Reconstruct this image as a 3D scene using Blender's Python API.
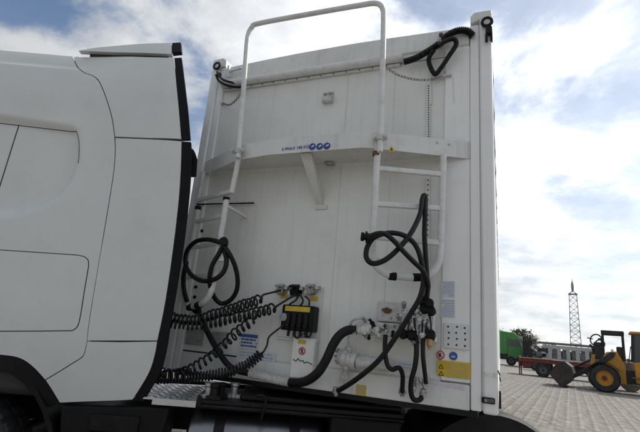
import bpy, bmesh, math, random
import numpy as np
from mathutils import Vector, Matrix, Quaternion
random.seed(7); rng = np.random.default_rng(7)
for o in list(bpy.data.objects): bpy.data.objects.remove(o)
S = bpy.context.scene; COL = S.collection
PI = math.pi; rad = math.radians

# ------------------------------------------------------------------ camera
FPX, YAW, PITCH, ROLL = 441.875, .397214, .260664, .0887285      # focal length in photo pixels (640 wide)
CAM = Vector((.0183, -3.10711, 1.5613))
_F = Vector((-math.sin(YAW)*math.cos(PITCH), math.cos(YAW)*math.cos(PITCH), math.sin(PITCH)))
_R0 = Vector((math.cos(YAW), math.sin(YAW), 0)); _U0 = _R0.cross(_F)
_R = math.cos(ROLL)*_R0 + math.sin(ROLL)*_U0; _U = -math.sin(ROLL)*_R0 + math.cos(ROLL)*_U0
cd = bpy.data.cameras.new('camera'); cam = bpy.data.objects.new('camera', cd); COL.objects.link(cam)
cd.sensor_width = 36; cd.lens = 36*FPX/640; cd.clip_start = .05; cd.clip_end = 5000
cam.matrix_world = Matrix(((_R.x,_U.x,-_F.x,CAM.x),(_R.y,_U.y,-_F.y,CAM.y),(_R.z,_U.z,-_F.z,CAM.z),(0,0,0,1)))
S.camera = cam

# ------------------------------------------------------------------ sky, sun, exposure
SUN_AZ, SUN_EL = rad(40), rad(44)          # azimuth clockwise from +Y
SKY_STRENGTH, SUN_STRENGTH, EXPOSURE = .10, 2.6, 0.30
W = bpy.data.worlds.new('World'); S.world = W; W.use_nodes = True
nt = W.node_tree; N = nt.nodes; L = nt.links; N.clear()
def nd(t, **k):
    n = N.new(t)
    for a, b in k.items(): setattr(n, a, b)
    return n
def math_(op, a, b=None, clamp=False):
    n = nd('ShaderNodeMath', operation=op, use_clamp=clamp)
    for i, v in enumerate((a, b)):
        if v is None: continue
        if isinstance(v, (int, float)): n.inputs[i].default_value = v
        else: L.new(v, n.inputs[i])
    return n.outputs[0]
sky = nd('ShaderNodeTexSky', sky_type='NISHITA', sun_disc=False, sun_elevation=SUN_EL, sun_rotation=SUN_AZ,
         air_density=1.0, dust_density=.5, ozone_density=1.0)
tc = nd('ShaderNodeTexCoord'); sx = nd('ShaderNodeSeparateXYZ'); L.new(tc.outputs['Generated'], sx.inputs[0])
zc = math_('MAXIMUM', sx.outputs[2], 0.0); den = math_('ADD', zc, .22)
cx = nd('ShaderNodeCombineXYZ'); L.new(math_('DIVIDE', sx.outputs[0], den), cx.inputs[0]); L.new(math_('DIVIDE', sx.outputs[1], den), cx.inputs[1])
mp = nd('ShaderNodeMapping'); L.new(cx.outputs[0], mp.inputs[0]); mp.inputs['Location'].default_value = (0.4, 7.1, 0)
n1 = nd('ShaderNodeTexNoise'); n1.inputs['Scale'].default_value = 1.55; n1.inputs['Detail'].default_value = 9; n1.inputs['Roughness'].default_value = .60
n1.inputs['Distortion'].default_value = .25; L.new(mp.outputs[0], n1.inputs['Vector'])
n2 = nd('ShaderNodeTexNoise'); n2.inputs['Scale'].default_value = 3.1; n2.inputs['Detail'].default_value = 8; n2.inputs['Roughness'].default_value = .6; L.new(mp.outputs[0], n2.inputs['Vector'])
mr = nd('ShaderNodeMapRange', interpolation_type='SMOOTHSTEP'); L.new(n1.outputs[0], mr.inputs[0])
mr.inputs[1].default_value = .415; mr.inputs[2].default_value = .545
hz = nd('ShaderNodeMapRange', interpolation_type='SMOOTHSTEP'); L.new(zc, hz.inputs[0])            # thin veil of cloud towards the horizon
hz.inputs[1].default_value = .55; hz.inputs[2].default_value = .04; hz.inputs[3].default_value = 0; hz.inputs[4].default_value = .78
mask = math_('SUBTRACT', 1.0, math_('MULTIPLY', math_('SUBTRACT', 1.0, mr.outputs[0]), math_('SUBTRACT', 1.0, hz.outputs[0])))
mask = math_('MULTIPLY', mask, .97)
cr = nd('ShaderNodeValToRGB'); L.new(n2.outputs[0], cr.inputs[0])
cr.color_ramp.elements[0].position = .32; cr.color_ramp.elements[0].color = (5.0, 5.3, 5.7, 1)
cr.color_ramp.elements[1].position = .60; cr.color_ramp.elements[1].color = (8.0, 8.15, 8.3, 1)
sunv = (math.sin(SUN_AZ)*math.cos(SUN_EL), math.cos(SUN_AZ)*math.cos(SUN_EL), math.sin(SUN_EL))
dp = nd('ShaderNodeVectorMath', operation='DOT_PRODUCT'); L.new(tc.outputs['Generated'], dp.inputs[0]); dp.inputs[1].default_value = sunv      # clouds scatter sunlight forwards: brighter round the sun
ph = math_('ADD', math_('MULTIPLY', math_('POWER', math_('MAXIMUM', dp.outputs['Value'], 0.0), 2.0), 1.15), .64)
aur = math_('MULTIPLY', math_('POWER', math_('MAXIMUM', dp.outputs['Value'], 0.0), 3.0), .42)          # thin bright veil round the sun
mask = math_('SUBTRACT', 1.0, math_('MULTIPLY', math_('SUBTRACT', 1.0, mask), math_('SUBTRACT', 1.0, aur)))
cs = nd('ShaderNodeVectorMath', operation='SCALE'); L.new(cr.outputs[0], cs.inputs[0]); L.new(ph, cs.inputs['Scale'])
mix = nd('ShaderNodeMix', data_type='RGBA'); L.new(mask, mix.inputs[0]); L.new(sky.outputs[0], mix.inputs[6]); L.new(cs.outputs[0], mix.inputs[7])
bg = nd('ShaderNodeBackground'); L.new(mix.outputs[2], bg.inputs[0]); bg.inputs[1].default_value = SKY_STRENGTH
wo = nd('ShaderNodeOutputWorld'); L.new(bg.outputs[0], wo.inputs[0])
sl = bpy.data.lights.new('sun', 'SUN'); sl.energy = SUN_STRENGTH; sl.angle = rad(1.2); sl.color = (1, .95, .87)
so = bpy.data.objects.new('sun', sl); COL.objects.link(so)
sd = Vector((math.sin(SUN_AZ)*math.cos(SUN_EL), math.cos(SUN_AZ)*math.cos(SUN_EL), math.sin(SUN_EL)))
so.rotation_euler = sd.to_track_quat('Z', 'Y').to_euler(); so.location = (20, 20, 40)
S.view_settings.view_transform = 'Standard'; S.view_settings.look = 'None'; S.view_settings.exposure = EXPOSURE
S.view_settings.gamma = 1; S.view_settings.use_curve_mapping = False

# ------------------------------------------------------------------ photo pixel -> direction -> point on a known plane
def ray(q): return _F + _R*((q[0]-320)/FPX) - _U*((q[1]-216)/FPX)
def onplane(q, n, o):
    d = ray(q); n = Vector(n); t = (Vector(o)-CAM).dot(n)/d.dot(n); return CAM + d*t
def T(x, y, Y=0.): return onplane((x, y), (0,1,0), (0,Y,0))            # on a plane parallel to the trailer's front wall
def H(x, y, z): return onplane((x, y), (0,0,1), (0,0,z))               # on a level plane
def V2(q, A, B):                                                       # on the upright plane through A and B (plan points)
    n = Vector((B[1]-A[1], -(B[0]-A[0]), 0)); return onplane(q, n, (A[0], A[1], 0))

# ------------------------------------------------------------------ materials
MAT = {}
def mat(name, col, rough=.5, metal=0., var=.12, vscale=6., bump=0., bscale=60., coat=0., dirt=None, streak=0., spec=.5, attr=None, objrnd=0.):
    m = bpy.data.materials.new(name); m.use_nodes = True; t = m.node_tree; n = t.nodes; l = t.links
    b = n['Principled BSDF']; b.inputs['Roughness'].default_value = rough; b.inputs['Metallic'].default_value = metal
    b.inputs['Specular IOR Level'].default_value = spec; b.inputs['Coat Weight'].default_value = coat; b.inputs['Coat Roughness'].default_value = .12
    tcn = n.new('ShaderNodeTexCoord'); no = n.new('ShaderNodeTexNoise'); no.inputs['Scale'].default_value = vscale; no.inputs['Detail'].default_value = 7
    no.inputs['Roughness'].default_value = .62; l.new(tcn.outputs['Object'], no.inputs['Vector'])
    r = n.new('ShaderNodeValToRGB'); l.new(no.outputs[0], r.inputs[0])
    c = np.array(col[:3]); a = np.clip(c*(1-var*1.6), 0, 1); z = np.clip(c*(1+var*.8), 0, 1)
    r.color_ramp.elements[0].position = .3; r.color_ramp.elements[0].color = (*a, 1)
    r.color_ramp.elements[1].position = .7; r.color_ramp.elements[1].color = (*z, 1)
    out = r.outputs[0]
    def mixc(fac, c2, base, mode='MIX'):
        x = n.new('ShaderNodeMix'); x.data_type = 'RGBA'; x.blend_type = mode
        if isinstance(fac, float): x.inputs[0].default_value = fac
        else: l.new(fac, x.inputs[0])
        l.new(base, x.inputs[6])
        if isinstance(c2, tuple): x.inputs[7].default_value = (*c2, 1)
        else: l.new(c2, x.inputs[7])
        return x.outputs[2]
    if streak:                                     # rain-washed runs of dirt, long and upright
        mpn = n.new('ShaderNodeMapping'); mpn.inputs['Scale'].default_value = (16, 16, .7); l.new(tcn.outputs['Object'], mpn.inputs[0])
        s2 = n.new('ShaderNodeTexNoise'); s2.inputs['Scale'].default_value = 1.6; s2.inputs['Detail'].default_value = 6; s2.inputs['Roughness'].default_value = .65; l.new(mpn.outputs[0], s2.inputs['Vector'])
        rr = n.new('ShaderNodeMapRange'); rr.inputs[1].default_value = .52; rr.inputs[2].default_value = .78; rr.inputs[4].default_value = streak; l.new(s2.outputs[0], rr.inputs[0])
        out = mixc(rr.outputs[0], (.25, .225, .18), out)
    if dirt:
        d2 = n.new('ShaderNodeTexNoise'); d2.inputs['Scale'].default_value = dirt[1]; d2.inputs['Detail'].default_value = 9; d2.inputs['Roughness'].default_value = .72; l.new(tcn.outputs['Object'], d2.inputs['Vector'])
        rr = n.new('ShaderNodeMapRange'); rr.inputs[1].default_value = .5; rr.inputs[2].default_value = .75; rr.inputs[4].default_value = dirt[2]; l.new(d2.outputs[0], rr.inputs[0])
        out = mixc(rr.outputs[0], dirt[0], out)
    if attr or objrnd:
        if attr: an = n.new('ShaderNodeAttribute'); an.attribute_name = attr; f = an.outputs['Fac']
        else: an = n.new('ShaderNodeObjectInfo'); f = an.outputs['Random']
        g = n.new('ShaderNodeValToRGB'); l.new(f, g.inputs[0])
        e = g.color_ramp.elements; e[0].position = 0; e[0].color = (.76, .76, .77, 1); e[1].position = 1; e[1].color = (1.16, 1.13, 1.09, 1)
        e2 = e.new(.5); e2.color = (1, .985, .96, 1)
        out = mixc(1.0, g.outputs[0], out, 'MULTIPLY')
    l.new(out, b.inputs['Base Color'])
    rn = n.new('ShaderNodeMapRange'); rn.inputs[3].default_value = max(rough-.08, .03); rn.inputs[4].default_value = min(rough+.14, 1); l.new(no.outputs[0], rn.inputs[0]); l.new(rn.outputs[0], b.inputs['Roughness'])
    if bump:
        bn = n.new('ShaderNodeTexNoise'); bn.inputs['Scale'].default_value = bscale; bn.inputs['Detail'].default_value = 4; l.new(tcn.outputs['Object'], bn.inputs['Vector'])
        bp = n.new('ShaderNodeBump'); bp.inputs['Strength'].default_value = bump; bp.inputs['Distance'].default_value = .01; l.new(bn.outputs[0], bp.inputs['Height']); l.new(bp.outputs[0], b.inputs['Normal'])
    MAT[name] = m; return m
mat('cab_paint', (.635,.65,.625), .3, coat=.35, var=.03, vscale=1.4, dirt=((.42,.40,.36), 2.2, .22))
mat('cab_gap', (.03,.03,.032), .7)
mat('trailer_paint', (.77,.772,.73), .42, coat=.1, var=.035, vscale=1.8, bump=.10, bscale=5, dirt=((.46,.43,.37), 3.1, .24), streak=.17)
mat('trailer_steel', (.73,.735,.705), .45, var=.05, vscale=3, bump=.15, bscale=30, dirt=((.35,.31,.25), 6, .40), streak=.25)
mat('post_paint_lit', (.86,.86,.84), .38, coat=.15, var=.02, vscale=2, bump=.05, bscale=8, dirt=((.5,.47,.42), 5, .18), streak=.08)  # whitened above the trailer paint to stand for stronger light from the right
mat('tube_paint', (.70,.70,.68), .4, var=.06, vscale=9, dirt=((.30,.26,.20), 14, .45))
mat('grimy_white', (.60,.59,.56), .5, var=.1, vscale=20, bump=.2, bscale=80, dirt=((.16,.14,.12), 25, .75))
mat('rubber', (.008,.008,.009), .6, var=.25, vscale=9, bump=.25, bscale=120, dirt=((.03,.028,.025), 12, .25), spec=.15)
mat('hose_rubber', (.006,.006,.0065), .32, var=.3, vscale=14, bump=.3, bscale=140, dirt=((.04,.036,.032), 22, .3), spec=.28)
mat('black_plastic', (.007,.007,.0075), .5, var=.2, vscale=5, bump=.25, bscale=160, dirt=((.03,.028,.025), 6, .3), spec=.2)
mat('black_steel', (.007,.007,.0075), .45, var=.2, vscale=5, bump=.2, bscale=60, dirt=((.035,.03,.026), 7, .4), spec=.25)
mat('coil_black', (.008,.008,.009), .35, var=.1, spec=.4)
mat('aluminium', (.62,.63,.64), .32, metal=1., var=.1, vscale=8, bump=.1, bscale=50, dirt=((.2,.19,.18), 9, .5))
mat('tank_metal', (.27,.275,.285), .30, metal=1., var=.08, vscale=4, bump=.06, bscale=9, dirt=((.18,.17,.16), 7, .5))
mat('zinc', (.50,.50,.48), .42, metal=.8, var=.2, vscale=30, bump=.2, bscale=90, dirt=((.14,.11,.08), 22, .7))
mat('brass', (.45,.27,.13), .4, metal=.7, var=.2, vscale=30)
mat('rust', (.17,.085,.045), .85, var=.4, vscale=12, bump=.5, bscale=70)
mat('chain_steel', (.42,.40,.36), .5, metal=.6, var=.3, vscale=40, dirt=((.12,.07,.04), 30, .7))
mat('sticker_yellow', (.62,.43,.02), .45, var=.08, vscale=20, dirt=((.25,.2,.1), 14, .35))
mat('sticker_white', (.68,.69,.70), .4, var=.05, vscale=20, dirt=((.4,.38,.33), 14, .3))
mat('sticker_grey', (.30,.31,.32), .5, var=.15, vscale=30)
mat('print_blue', (.03,.06,.28), .5, var=.1)
mat('print_pale_blue', (.42,.47,.62), .5, var=.1)
mat('print_pink', (.66,.52,.55), .5, var=.1)
mat('sticker_blue', (.03,.09,.33), .4, var=.1)
mat('print_red', (.50,.03,.03), .45, var=.1)
mat('print_black', (.02,.02,.02), .5, var=.1)
mat('print_faint', (.42,.42,.40), .5, var=.1)
mat('print_ghost', (.60,.60,.58), .5, var=.2, vscale=40)
mat('lamp_glass', (.10,.10,.105), .15, var=.2, vscale=30)
mat('tarp', (.62,.63,.64), .6, var=.08, vscale=2, bump=.4, bscale=6)
mat('tyre', (.022,.022,.023), .75, var=.25, vscale=9, bump=.4, bscale=50, dirt=((.12,.11,.095), 6, .6))
mat('paving', (.250,.234,.211), .85, var=.16, vscale=.35, bump=.5, bscale=25, dirt=((.17,.16,.145), .22, .35))
mat('paver_each', (.262,.244,.220), .82, var=.12, vscale=7, bump=.5, bscale=60, dirt=((.18,.165,.15), .5, .3), objrnd=1)
mat('paver_many', (.262,.244,.220), .82, var=.12, vscale=7, bump=.5, bscale=60, dirt=((.18,.165,.15), .35, .4), attr='rnd')
mat('joint_sand', (.15,.138,.12), .95, var=.3, vscale=3)
mat('loader_yellow', (.56,.265,.02), .45, var=.12, vscale=3, coat=.1, dirt=((.16,.11,.06), 4, .7))
mat('bucket_steel', (.05,.036,.028), .65, var=.4, vscale=4, bump=.3, bscale=20, dirt=((.12,.06,.03), 3, .6))
mat('red_paint', (.16,.026,.018), .6, var=.25, vscale=3, dirt=((.12,.07,.05), 4, .7))
mat('deck_wood', (.22,.12,.075), .85, var=.3, vscale=4, bump=.4, bscale=20)
mat('green_paint', (.05,.26,.05), .4, var=.1, vscale=2, coat=.3)
mat('dark_glass', (.02,.025,.03), .08, var=.1, spec=.8)
mat('far_white', (.42,.43,.42), .5, var=.12, vscale=3, dirt=((.3,.28,.25), 3, .5))
mat('far_dark', (.035,.035,.035), .7, var=.4, vscale=3)
mat('far_grey', (.16,.165,.16), .7, var=.35, vscale=2)
mat('galvanised', (.30,.32,.34), .5, metal=.5, var=.15, vscale=2)
mat('bark', (.10,.08,.06), .9, var=.3, vscale=5, bump=.5, bscale=20)
mat('leaf', (.085,.11,.045), .75, var=.35, vscale=1.3)
mat('leaf_dry', (.12,.115,.06), .75, var=.35, vscale=1.3)

# ------------------------------------------------------------------ mesh builder
WM = {}                                            # top-level frame of every object
class MB:
    def __init__(s): s.v = []; s.f = []
    def add(s, vs, fs):
        k = len(s.v); s.v += [Vector(p) for p in vs]; s.f += [tuple(i+k for i in f) for f in fs]; return s
    def hexa(s, b, t):                             # bottom loop, top loop (same count)
        n = len(b); fs = [tuple(range(n))[::-1], tuple(range(n, 2*n))] + [(i, (i+1) % n, n+(i+1) % n, n+i) for i in range(n)]
        return s.add(list(b)+list(t), fs)
    def box(s, a, b):
        x0,y0,z0 = a; x1,y1,z1 = b
        return s.hexa([(x0,y0,z0),(x1,y0,z0),(x1,y1,z0),(x0,y1,z0)], [(x0,y0,z1),(x1,y0,z1),(x1,y1,z1),(x0,y1,z1)])
    def obox(s, c, ax, ay, az):                    # centre and three half axes
        c, ax, ay, az = map(Vector, (c, ax, ay, az))
        return s.hexa([c-ax-ay-az, c+ax-ay-az, c+ax+ay-az, c-ax+ay-az], [c-ax-ay+az, c+ax-ay+az, c+ax+ay+az, c-ax+ay+az])
    def bar(s, p, q, w, h, up=(0,0,1)):
        p, q = Vector(p), Vector(q); d = (q-p); l = d.length; d.normalize(); sd_ = d.cross(Vector(up)).normalized(); u = sd_.cross(d)
        return s.obox((p+q)/2, d*l/2, sd_*w/2, u*h/2)
    def prism(s, poly, d):
        d = Vector(d); return s.hexa([Vector(p) for p in poly], [Vector(p)+d for p in poly])
    def tube(s, path, r, n=10, caps=True, corr=None):
        path = [Vector(p) for p in path]; m = len(path); rr = r if isinstance(r, (list, tuple)) else [r]*m
        tg = [(path[min(i+1, m-1)]-path[max(i-1, 0)]).normalized() for i in range(m)]
        u = tg[0].orthogonal().normalized(); k = len(s.v); acc = 0
        for i in range(m):
            if i:
                acc += (path[i]-path[i-1]).length
                ax = tg[i-1].cross(tg[i])
                if ax.length > 1e-9: u = Quaternion(ax.normalized(), tg[i-1].angle(tg[i])) @ u
                u = (u-tg[i]*u.dot(tg[i])).normalized()
            w = tg[i].cross(u); q = rr[i]*(1+(corr[0]*math.sin(acc/corr[1]*2*PI) if corr else 0))
            for j in range(n):
                a = 2*PI*j/n; s.v.append(path[i]+u*(q*math.cos(a))+w*(q*math.sin(a)))
        for i in range(m-1):
            for j in range(n):
                s.f.append((k+i*n+j, k+i*n+(j+1) % n, k+(i+1)*n+(j+1) % n, k+(i+1)*n+j))
        if caps: s.f.append(tuple(range(k+n-1, k-1, -1))); s.f.append(tuple(k+(m-1)*n+j for j in range(n)))
        return s
    def cyl(s, p, q, r, n=16): return s.tube([p, q], r, n)
    def lathe(s, c, axis, prof, n=32, caps=True):             # prof: (distance along axis, radius)
        c = Vector(c); a = Vector(axis).normalized(); u = a.orthogonal().normalized(); w = a.cross(u); k = len(s.v); m = len(prof)
        for (h, r) in prof:
            for j in range(n):
                t = 2*PI*j/n; s.v.append(c+a*h+u*(r*math.cos(t))+w*(r*math.sin(t)))
        for i in range(m-1):
            for j in range(n): s.f.append((k+i*n+j, k+i*n+(j+1) % n, k+(i+1)*n+(j+1) % n, k+(i+1)*n+j))
        if caps and prof[0][1] > 1e-6: s.f.append(tuple(range(k+n-1, k-1, -1)))
        if caps and prof[-1][1] > 1e-6: s.f.append(tuple(k+(m-1)*n+j for j in range(n)))
        return s
    def torus(s, c, axis, R, r, n=24, m=10, stretch=None):
        c = Vector(c); a = Vector(axis).normalized(); u = (Vector(stretch[0]).normalized() if stretch else a.orthogonal().normalized()); w = a.cross(u); k = len(s.v)
        for i in range(n):
            t = 2*PI*i/n; e = u*math.cos(t)+w*math.sin(t); cc = c+e*R+(u*math.copysign(stretch[1], math.cos(t)) if stretch else Vector())
            for j in range(m):
                q = 2*PI*j/m; s.v.append(cc+e*(r*math.cos(q))+a*(r*math.sin(q)))
        for i in range(n):
            for j in range(m): s.f.append((k+i*m+j, k+((i+1) % n)*m+j, k+((i+1) % n)*m+(j+1) % m, k+i*m+(j+1) % m))
        return s
    def build(s, name, m, parent=None, loc=False, bevel=0., smooth=True, kind=None, label=None, seg=2):
        me = bpy.data.meshes.new(name); vs = s.v
        if parent is not None and not loc:
            inv = WM[parent.name].inverted(); vs = [inv @ p for p in vs]
        me.from_pydata([tuple(p) for p in vs], [], s.f)
        bm = bmesh.new(); bm.from_mesh(me); bmesh.ops.recalc_face_normals(bm, faces=bm.faces); bm.to_mesh(me); bm.free()
        me.materials.append(MAT[m]); return link(name, me, parent, bevel, smooth, kind, label, seg)
def link(name, me, parent=None, bevel=0., smooth=True, kind=None, label=None, seg=2):
    o = bpy.data.objects.new(name, me); COL.objects.link(o)
    if smooth and len(me.polygons): me.shade_smooth(); me.set_sharp_from_angle(angle=rad(38))
    if bevel:
        b = o.modifiers.new('edge', 'BEVEL'); b.width = bevel; b.segments = seg; b.limit_method = 'ANGLE'; b.angle_limit = rad(40); b.harden_normals = False
    if parent is not None: o.parent = parent; WM[o.name] = WM[parent.name]
    else: WM[o.name] = Matrix.Identity(4)
    if kind: o['kind'] = kind
    if label: o['label'] = label
    return o
def tag(o, label, cat, group=None):
    o['label'] = label; o['category'] = cat
    if group: o['group'] = group
    return o
def thing(name, label, cat, M=None, group=None):
    o = bpy.data.objects.new(name, None); COL.objects.link(o); M = M or Matrix.Identity(4); o.matrix_world = M; WM[o.name] = M.copy(); o.empty_display_size = .2
    return tag(o, label, cat, group)
def cat_(pts, k=8, closed=False):                  # Catmull-Rom through points
    P = [Vector(p) for p in pts]; n = len(P); out = []
    for i in range(n if closed else n-1):
        g = (lambda j: P[j % n]) if closed else (lambda j: P[min(max(j, 0), n-1)])
        a, b, c, d = g(i-1), g(i), g(i+1), g(i+2)
        for q in range(k):
            t = q/k; out.append(.5*((2*b)+(c-a)*t+(2*a-5*b+4*c-d)*t*t+(3*b-a-3*c+d)*t**3))
    if not closed: out.append(P[-1])
    return out
def resample(pts, step):
    out = [pts[0]]; carry = 0
    for a, b in zip(pts, pts[1:]):
        d = (b-a).length; t = step-carry
        while t < d: out.append(a+(b-a)*(t/d)); t += step
        carry = d-(t-step)
    out.append(pts[-1]); return out
def top(mb, name, m, label, cat, group=None, bevel=0.):
    o = mb.build(name, m, None, bevel=bevel); return tag(o, label, cat, group)
def text_mesh(s, size):
    c = bpy.data.curves.new('t', 'FONT'); c.body = s; c.size = size; c.extrude = .0006; c.resolution_u = 2
    o = bpy.data.objects.new('t', c); COL.objects.link(o); dg = bpy.context.evaluated_depsgraph_get(); me = bpy.data.meshes.new_from_object(o.evaluated_get(dg))
    bpy.data.objects.remove(o); bpy.data.curves.remove(c); return me
def text(s, size, origin, right, up, m, parent, name='lettering', loc=False, fit=None):
    me = text_mesh(s, size); right = Vector(right).normalized(); up = Vector(up); up = (up-right*up.dot(right)).normalized(); nn = right.cross(up)
    xs = [v.co.x for v in me.vertices]; k = fit/(max(xs)-min(xs)) if fit else 1
    inv = Matrix.Identity(4) if loc else WM[parent.name].inverted()
    for v in me.vertices: v.co = inv @ (Vector(origin)+right*(v.co.x*k)+up*v.co.y+nn*v.co.z)
    me.materials.clear(); me.materials.append(MAT[m]); me.name = name
    return link(name, me, parent, smooth=False)
XP = Vector((1,0,0)); YP = Vector((0,1,0)); ZP = Vector((0,0,1))

# ------------------------------------------------------------------ ground: herringbone brick yard
def grid_sheet(name, x0, x1, y0, y1, z, m):
    return MB().add([(x0,y0,z),(x1,y0,z),(x1,y1,z),(x0,y1,z)], [(0,1,2,3)]).build(name, m, None, smooth=False)
ground = grid_sheet('ground', -1500, 1500, -1500, 1500, -.012, 'paving'); ground['kind'] = 'structure'; ground['label'] = 'wide yard of warm grey herringbone brick paving'
BW = .105; PX0, PX1, PY0, PY1 = -6., 12.5, -7., 33.
def herringbone():
    ang = rad(38); ca, sa = math.cos(ang), math.sin(ang); R = int(48/BW); out = []
    n = np.arange(-R, R); X, Y = np.meshgrid(n, n, indexing='ij'); c = (X-Y) % 4
    for k, (dx, dy) in ((0, (1., .5)), (3, (.5, 1.))):
        sel = c == k; x = (X[sel]+dx)*BW; y = (Y[sel]+dy)*BW
        wx = x*ca-y*sa+3; wy = x*sa+y*ca+13; ok = (wx > PX0) & (wx < PX1) & (wy > PY0) & (wy < PY1)
        a = np.full(ok.sum(), ang+(0 if k == 0 else PI/2)); out.append(np.stack([wx[ok], wy[ok], a], 1))
    return np.concatenate(out)
pv = herringbone()
base_sheet = grid_sheet('joint_sand_bed', PX0-.1, PX1+.1, PY0-.1, PY1+.1, -.008, 'joint_sand'); base_sheet.parent = ground
hl, hw, g, ch, top_z = BW, BW/2, .0022, .0045, 0.0
BV = np.array([(-hl+g,-hw+g,-.02),(hl-g,-hw+g,-.02),(hl-g,hw-g,-.02),(-hl+g,hw-g,-.02),(-hl+g+ch,-hw+g+ch,0),(hl-g-ch,-hw+g+ch,0),(hl-g-ch,hw-g-ch,0),(-hl+g+ch,hw-g-ch,0)])
BV[:4,2] = -.009
BF = [(4,5,6,7),(0,1,5,4),(1,2,6,5),(2,3,7,6),(3,0,4,7)]
d_cam = np.hypot(pv[:,0]-CAM.x, pv[:,1]-CAM.y); inview = (pv[:,0] > .25) & (pv[:,1] > 7.2) & (pv[:,0] < .2+.272*(pv[:,1]+3.1)+.3)
order = np.argsort(np.where(inview, d_cam, 1e9)); near = order[:300]; rest = np.ones(len(pv), bool); rest[near] = False
me = bpy.data.meshes.new('paver'); me.from_pydata([tuple(v) for v in BV], [], BF); me.materials.append(MAT['paver_each'])
for i in near:
    o = bpy.data.objects.new('paver', me); COL.objects.link(o); o.parent = ground
    o.location = (pv[i,0], pv[i,1], float(rng.normal(0, .0016))); o.rotation_euler = (float(rng.normal(0,.008)), float(rng.normal(0,.008)), pv[i,2])
pr = pv[rest]; n = len(pr); ca, sa = np.cos(pr[:,2])[:,None], np.sin(pr[:,2])[:,None]
tilt = rng.normal(0, .010, (n,1)); tilt2 = rng.normal(0, .010, (n,1))
vx = pr[:,0:1]+BV[None,:,0]*ca-BV[None,:,1]*sa; vy = pr[:,1:2]+BV[None,:,0]*sa+BV[None,:,1]*ca
vz = BV[None,:,2]+rng.normal(0,.0016,(n,1))+BV[None,:,0]*tilt+BV[None,:,1]*tilt2
vv = np.stack([vx,vy,vz],2).reshape(-1,3); ff = (np.array(BF)[None]+np.arange(n)[:,None,None]*8).reshape(-1,4)
me = bpy.data.meshes.new('brick_paving'); me.vertices.add(len(vv)); me.vertices.foreach_set('co', vv.ravel().astype('f'))
me.loops.add(ff.size); me.loops.foreach_set('vertex_index', ff.ravel().astype('i')); me.polygons.add(len(ff)); me.polygons.foreach_set('loop_start', np.arange(0, ff.size, 4).astype('i'))
me.update(calc_edges=True); at = me.attributes.new('rnd', 'FLOAT', 'FACE'); at.data.foreach_set('value', np.repeat(rng.random(n), 5).astype('f'))
me.materials.append(MAT['paver_many']); bp_ = bpy.data.objects.new('brick_paving', me); COL.objects.link(bp_); bp_.parent = ground; bp_['kind'] = 'stuff'

# ------------------------------------------------------------------ semi-trailer (front wall on Y=0, right side on X=0)
TW, TL, ZB, ZT = 2.55, 13.6, 1.18, 4.0
tr = thing('semi_trailer', 'tall white semi-trailer whose front wall carries ladders, hoses and valves', 'trailer', Matrix.Translation((-TW/2, 6.8, 0)))
box = MB(); box.box((-TW+.02,.03,ZB+.02), (-.02,TL,ZT-.06)); box.build('body', 'trailer_paint', tr)
# side walls: upright planks and posts, a tarp hem over the top edge
for sx_ in (0, 1):
    X0 = -.02 if sx_ == 0 else -TW+.02; sg = 1 if sx_ == 0 else -1
    for k in range(27):
        y0 = .14+k*.497
        MB().box((min(X0, X0+sg*.012), y0, ZB+.14), (max(X0, X0+sg*.012), y0+.485, ZT-.22)).build('side_plank', 'trailer_paint', tr, bevel=.004)
    MB().box((min(X0, X0+sg*.018), .12, ZB), (max(X0, X0+sg*.018), TL, ZB+.135)).build('side_rail', 'trailer_steel', tr, bevel=.006)
    hem = MB(); pts = []
    for k in range(120):
        y = .1+k*.1135; w = .012*math.sin(k*.9)+.01*math.sin(k*2.3+1)
        pts.append((y, w))
    vs = []; fs = []
    for (y, w) in pts: vs += [(X0+sg*(.010), y, ZT+.01), (X0+sg*(.016+max(w,0)*.3), y, ZT-.12), (X0+sg*(.018+max(w,0)*.5), y, ZT-.27+w)]
    for k in range(len(pts)-1):
        for j in range(2): fs.append((k*3+j, k*3+j+1, k*3+4+j, k*3+3+j))
    hem.add(vs, fs); h = hem.build('tarp_hem', 'tarp', tr); sm = h.modifiers.new('t', 'SOLIDIFY'); sm.thickness = .006
rf = MB(); vs = []; fs = []
for k in range(29):
    for j in range(9):
        u = j/8; vs.append((-.02-(TW-.04)*u, .06+k*(TL-.06)/28, ZT-.055+.07*math.sin(PI*u)+.012*math.cos(k*PI)*math.sin(PI*u)))
for k in range(28):
    for j in range(8): fs.append((k*9+j, k*9+j+1, k*9+j+10, k*9+j+9))
rf.add(vs, fs).build('roof_tarp', 'tarp', tr)
# front wall: welded upright panels
edges = [-2.39, -1.835, -1.135, -.735, -.345]
for a, b in zip(edges, edges[1:]):
    pm = MB(); nx, nz = 10, 20; vs = []; fs = []; a2, b2 = a+.0014, b-.0014; z0, z1 = 1.345, 3.73
    for i in range(nx+1):
        for k in range(nz+1):
            u, w = i/nx, k/nz; y = -.002-.0012*math.sin(PI*u)*math.sin(PI*w)*(.6+.8*random.random())
            if i in (0, nx) or k in (0, nz): y = -.0018
            vs.append((a2+(b2-a2)*u, y, z0+(z1-z0)*w))
    for i in range(nx):
        for k in range(nz): fs.append((i*(nz+1)+k, (i+1)*(nz+1)+k, (i+1)*(nz+1)+k+1, i*(nz+1)+k+1))
    pm.add(vs, fs); o = pm.build('front_panel', 'trailer_paint', tr)
MB().box((-2.39,.0035,1.2), (-.345,.02,3.95)).build('wall_backing', 'trailer_paint', tr)
for xe in edges[1:-1]:                              # weld beads over the joints
    MB().tube([(xe+random.uniform(-.001,.001), -.003, 1.36+k*.0475) for k in range(50)], [.0022+.0008*random.random() for k in range(50)], 6).build('weld_bead', 'trailer_steel', tr)
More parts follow.
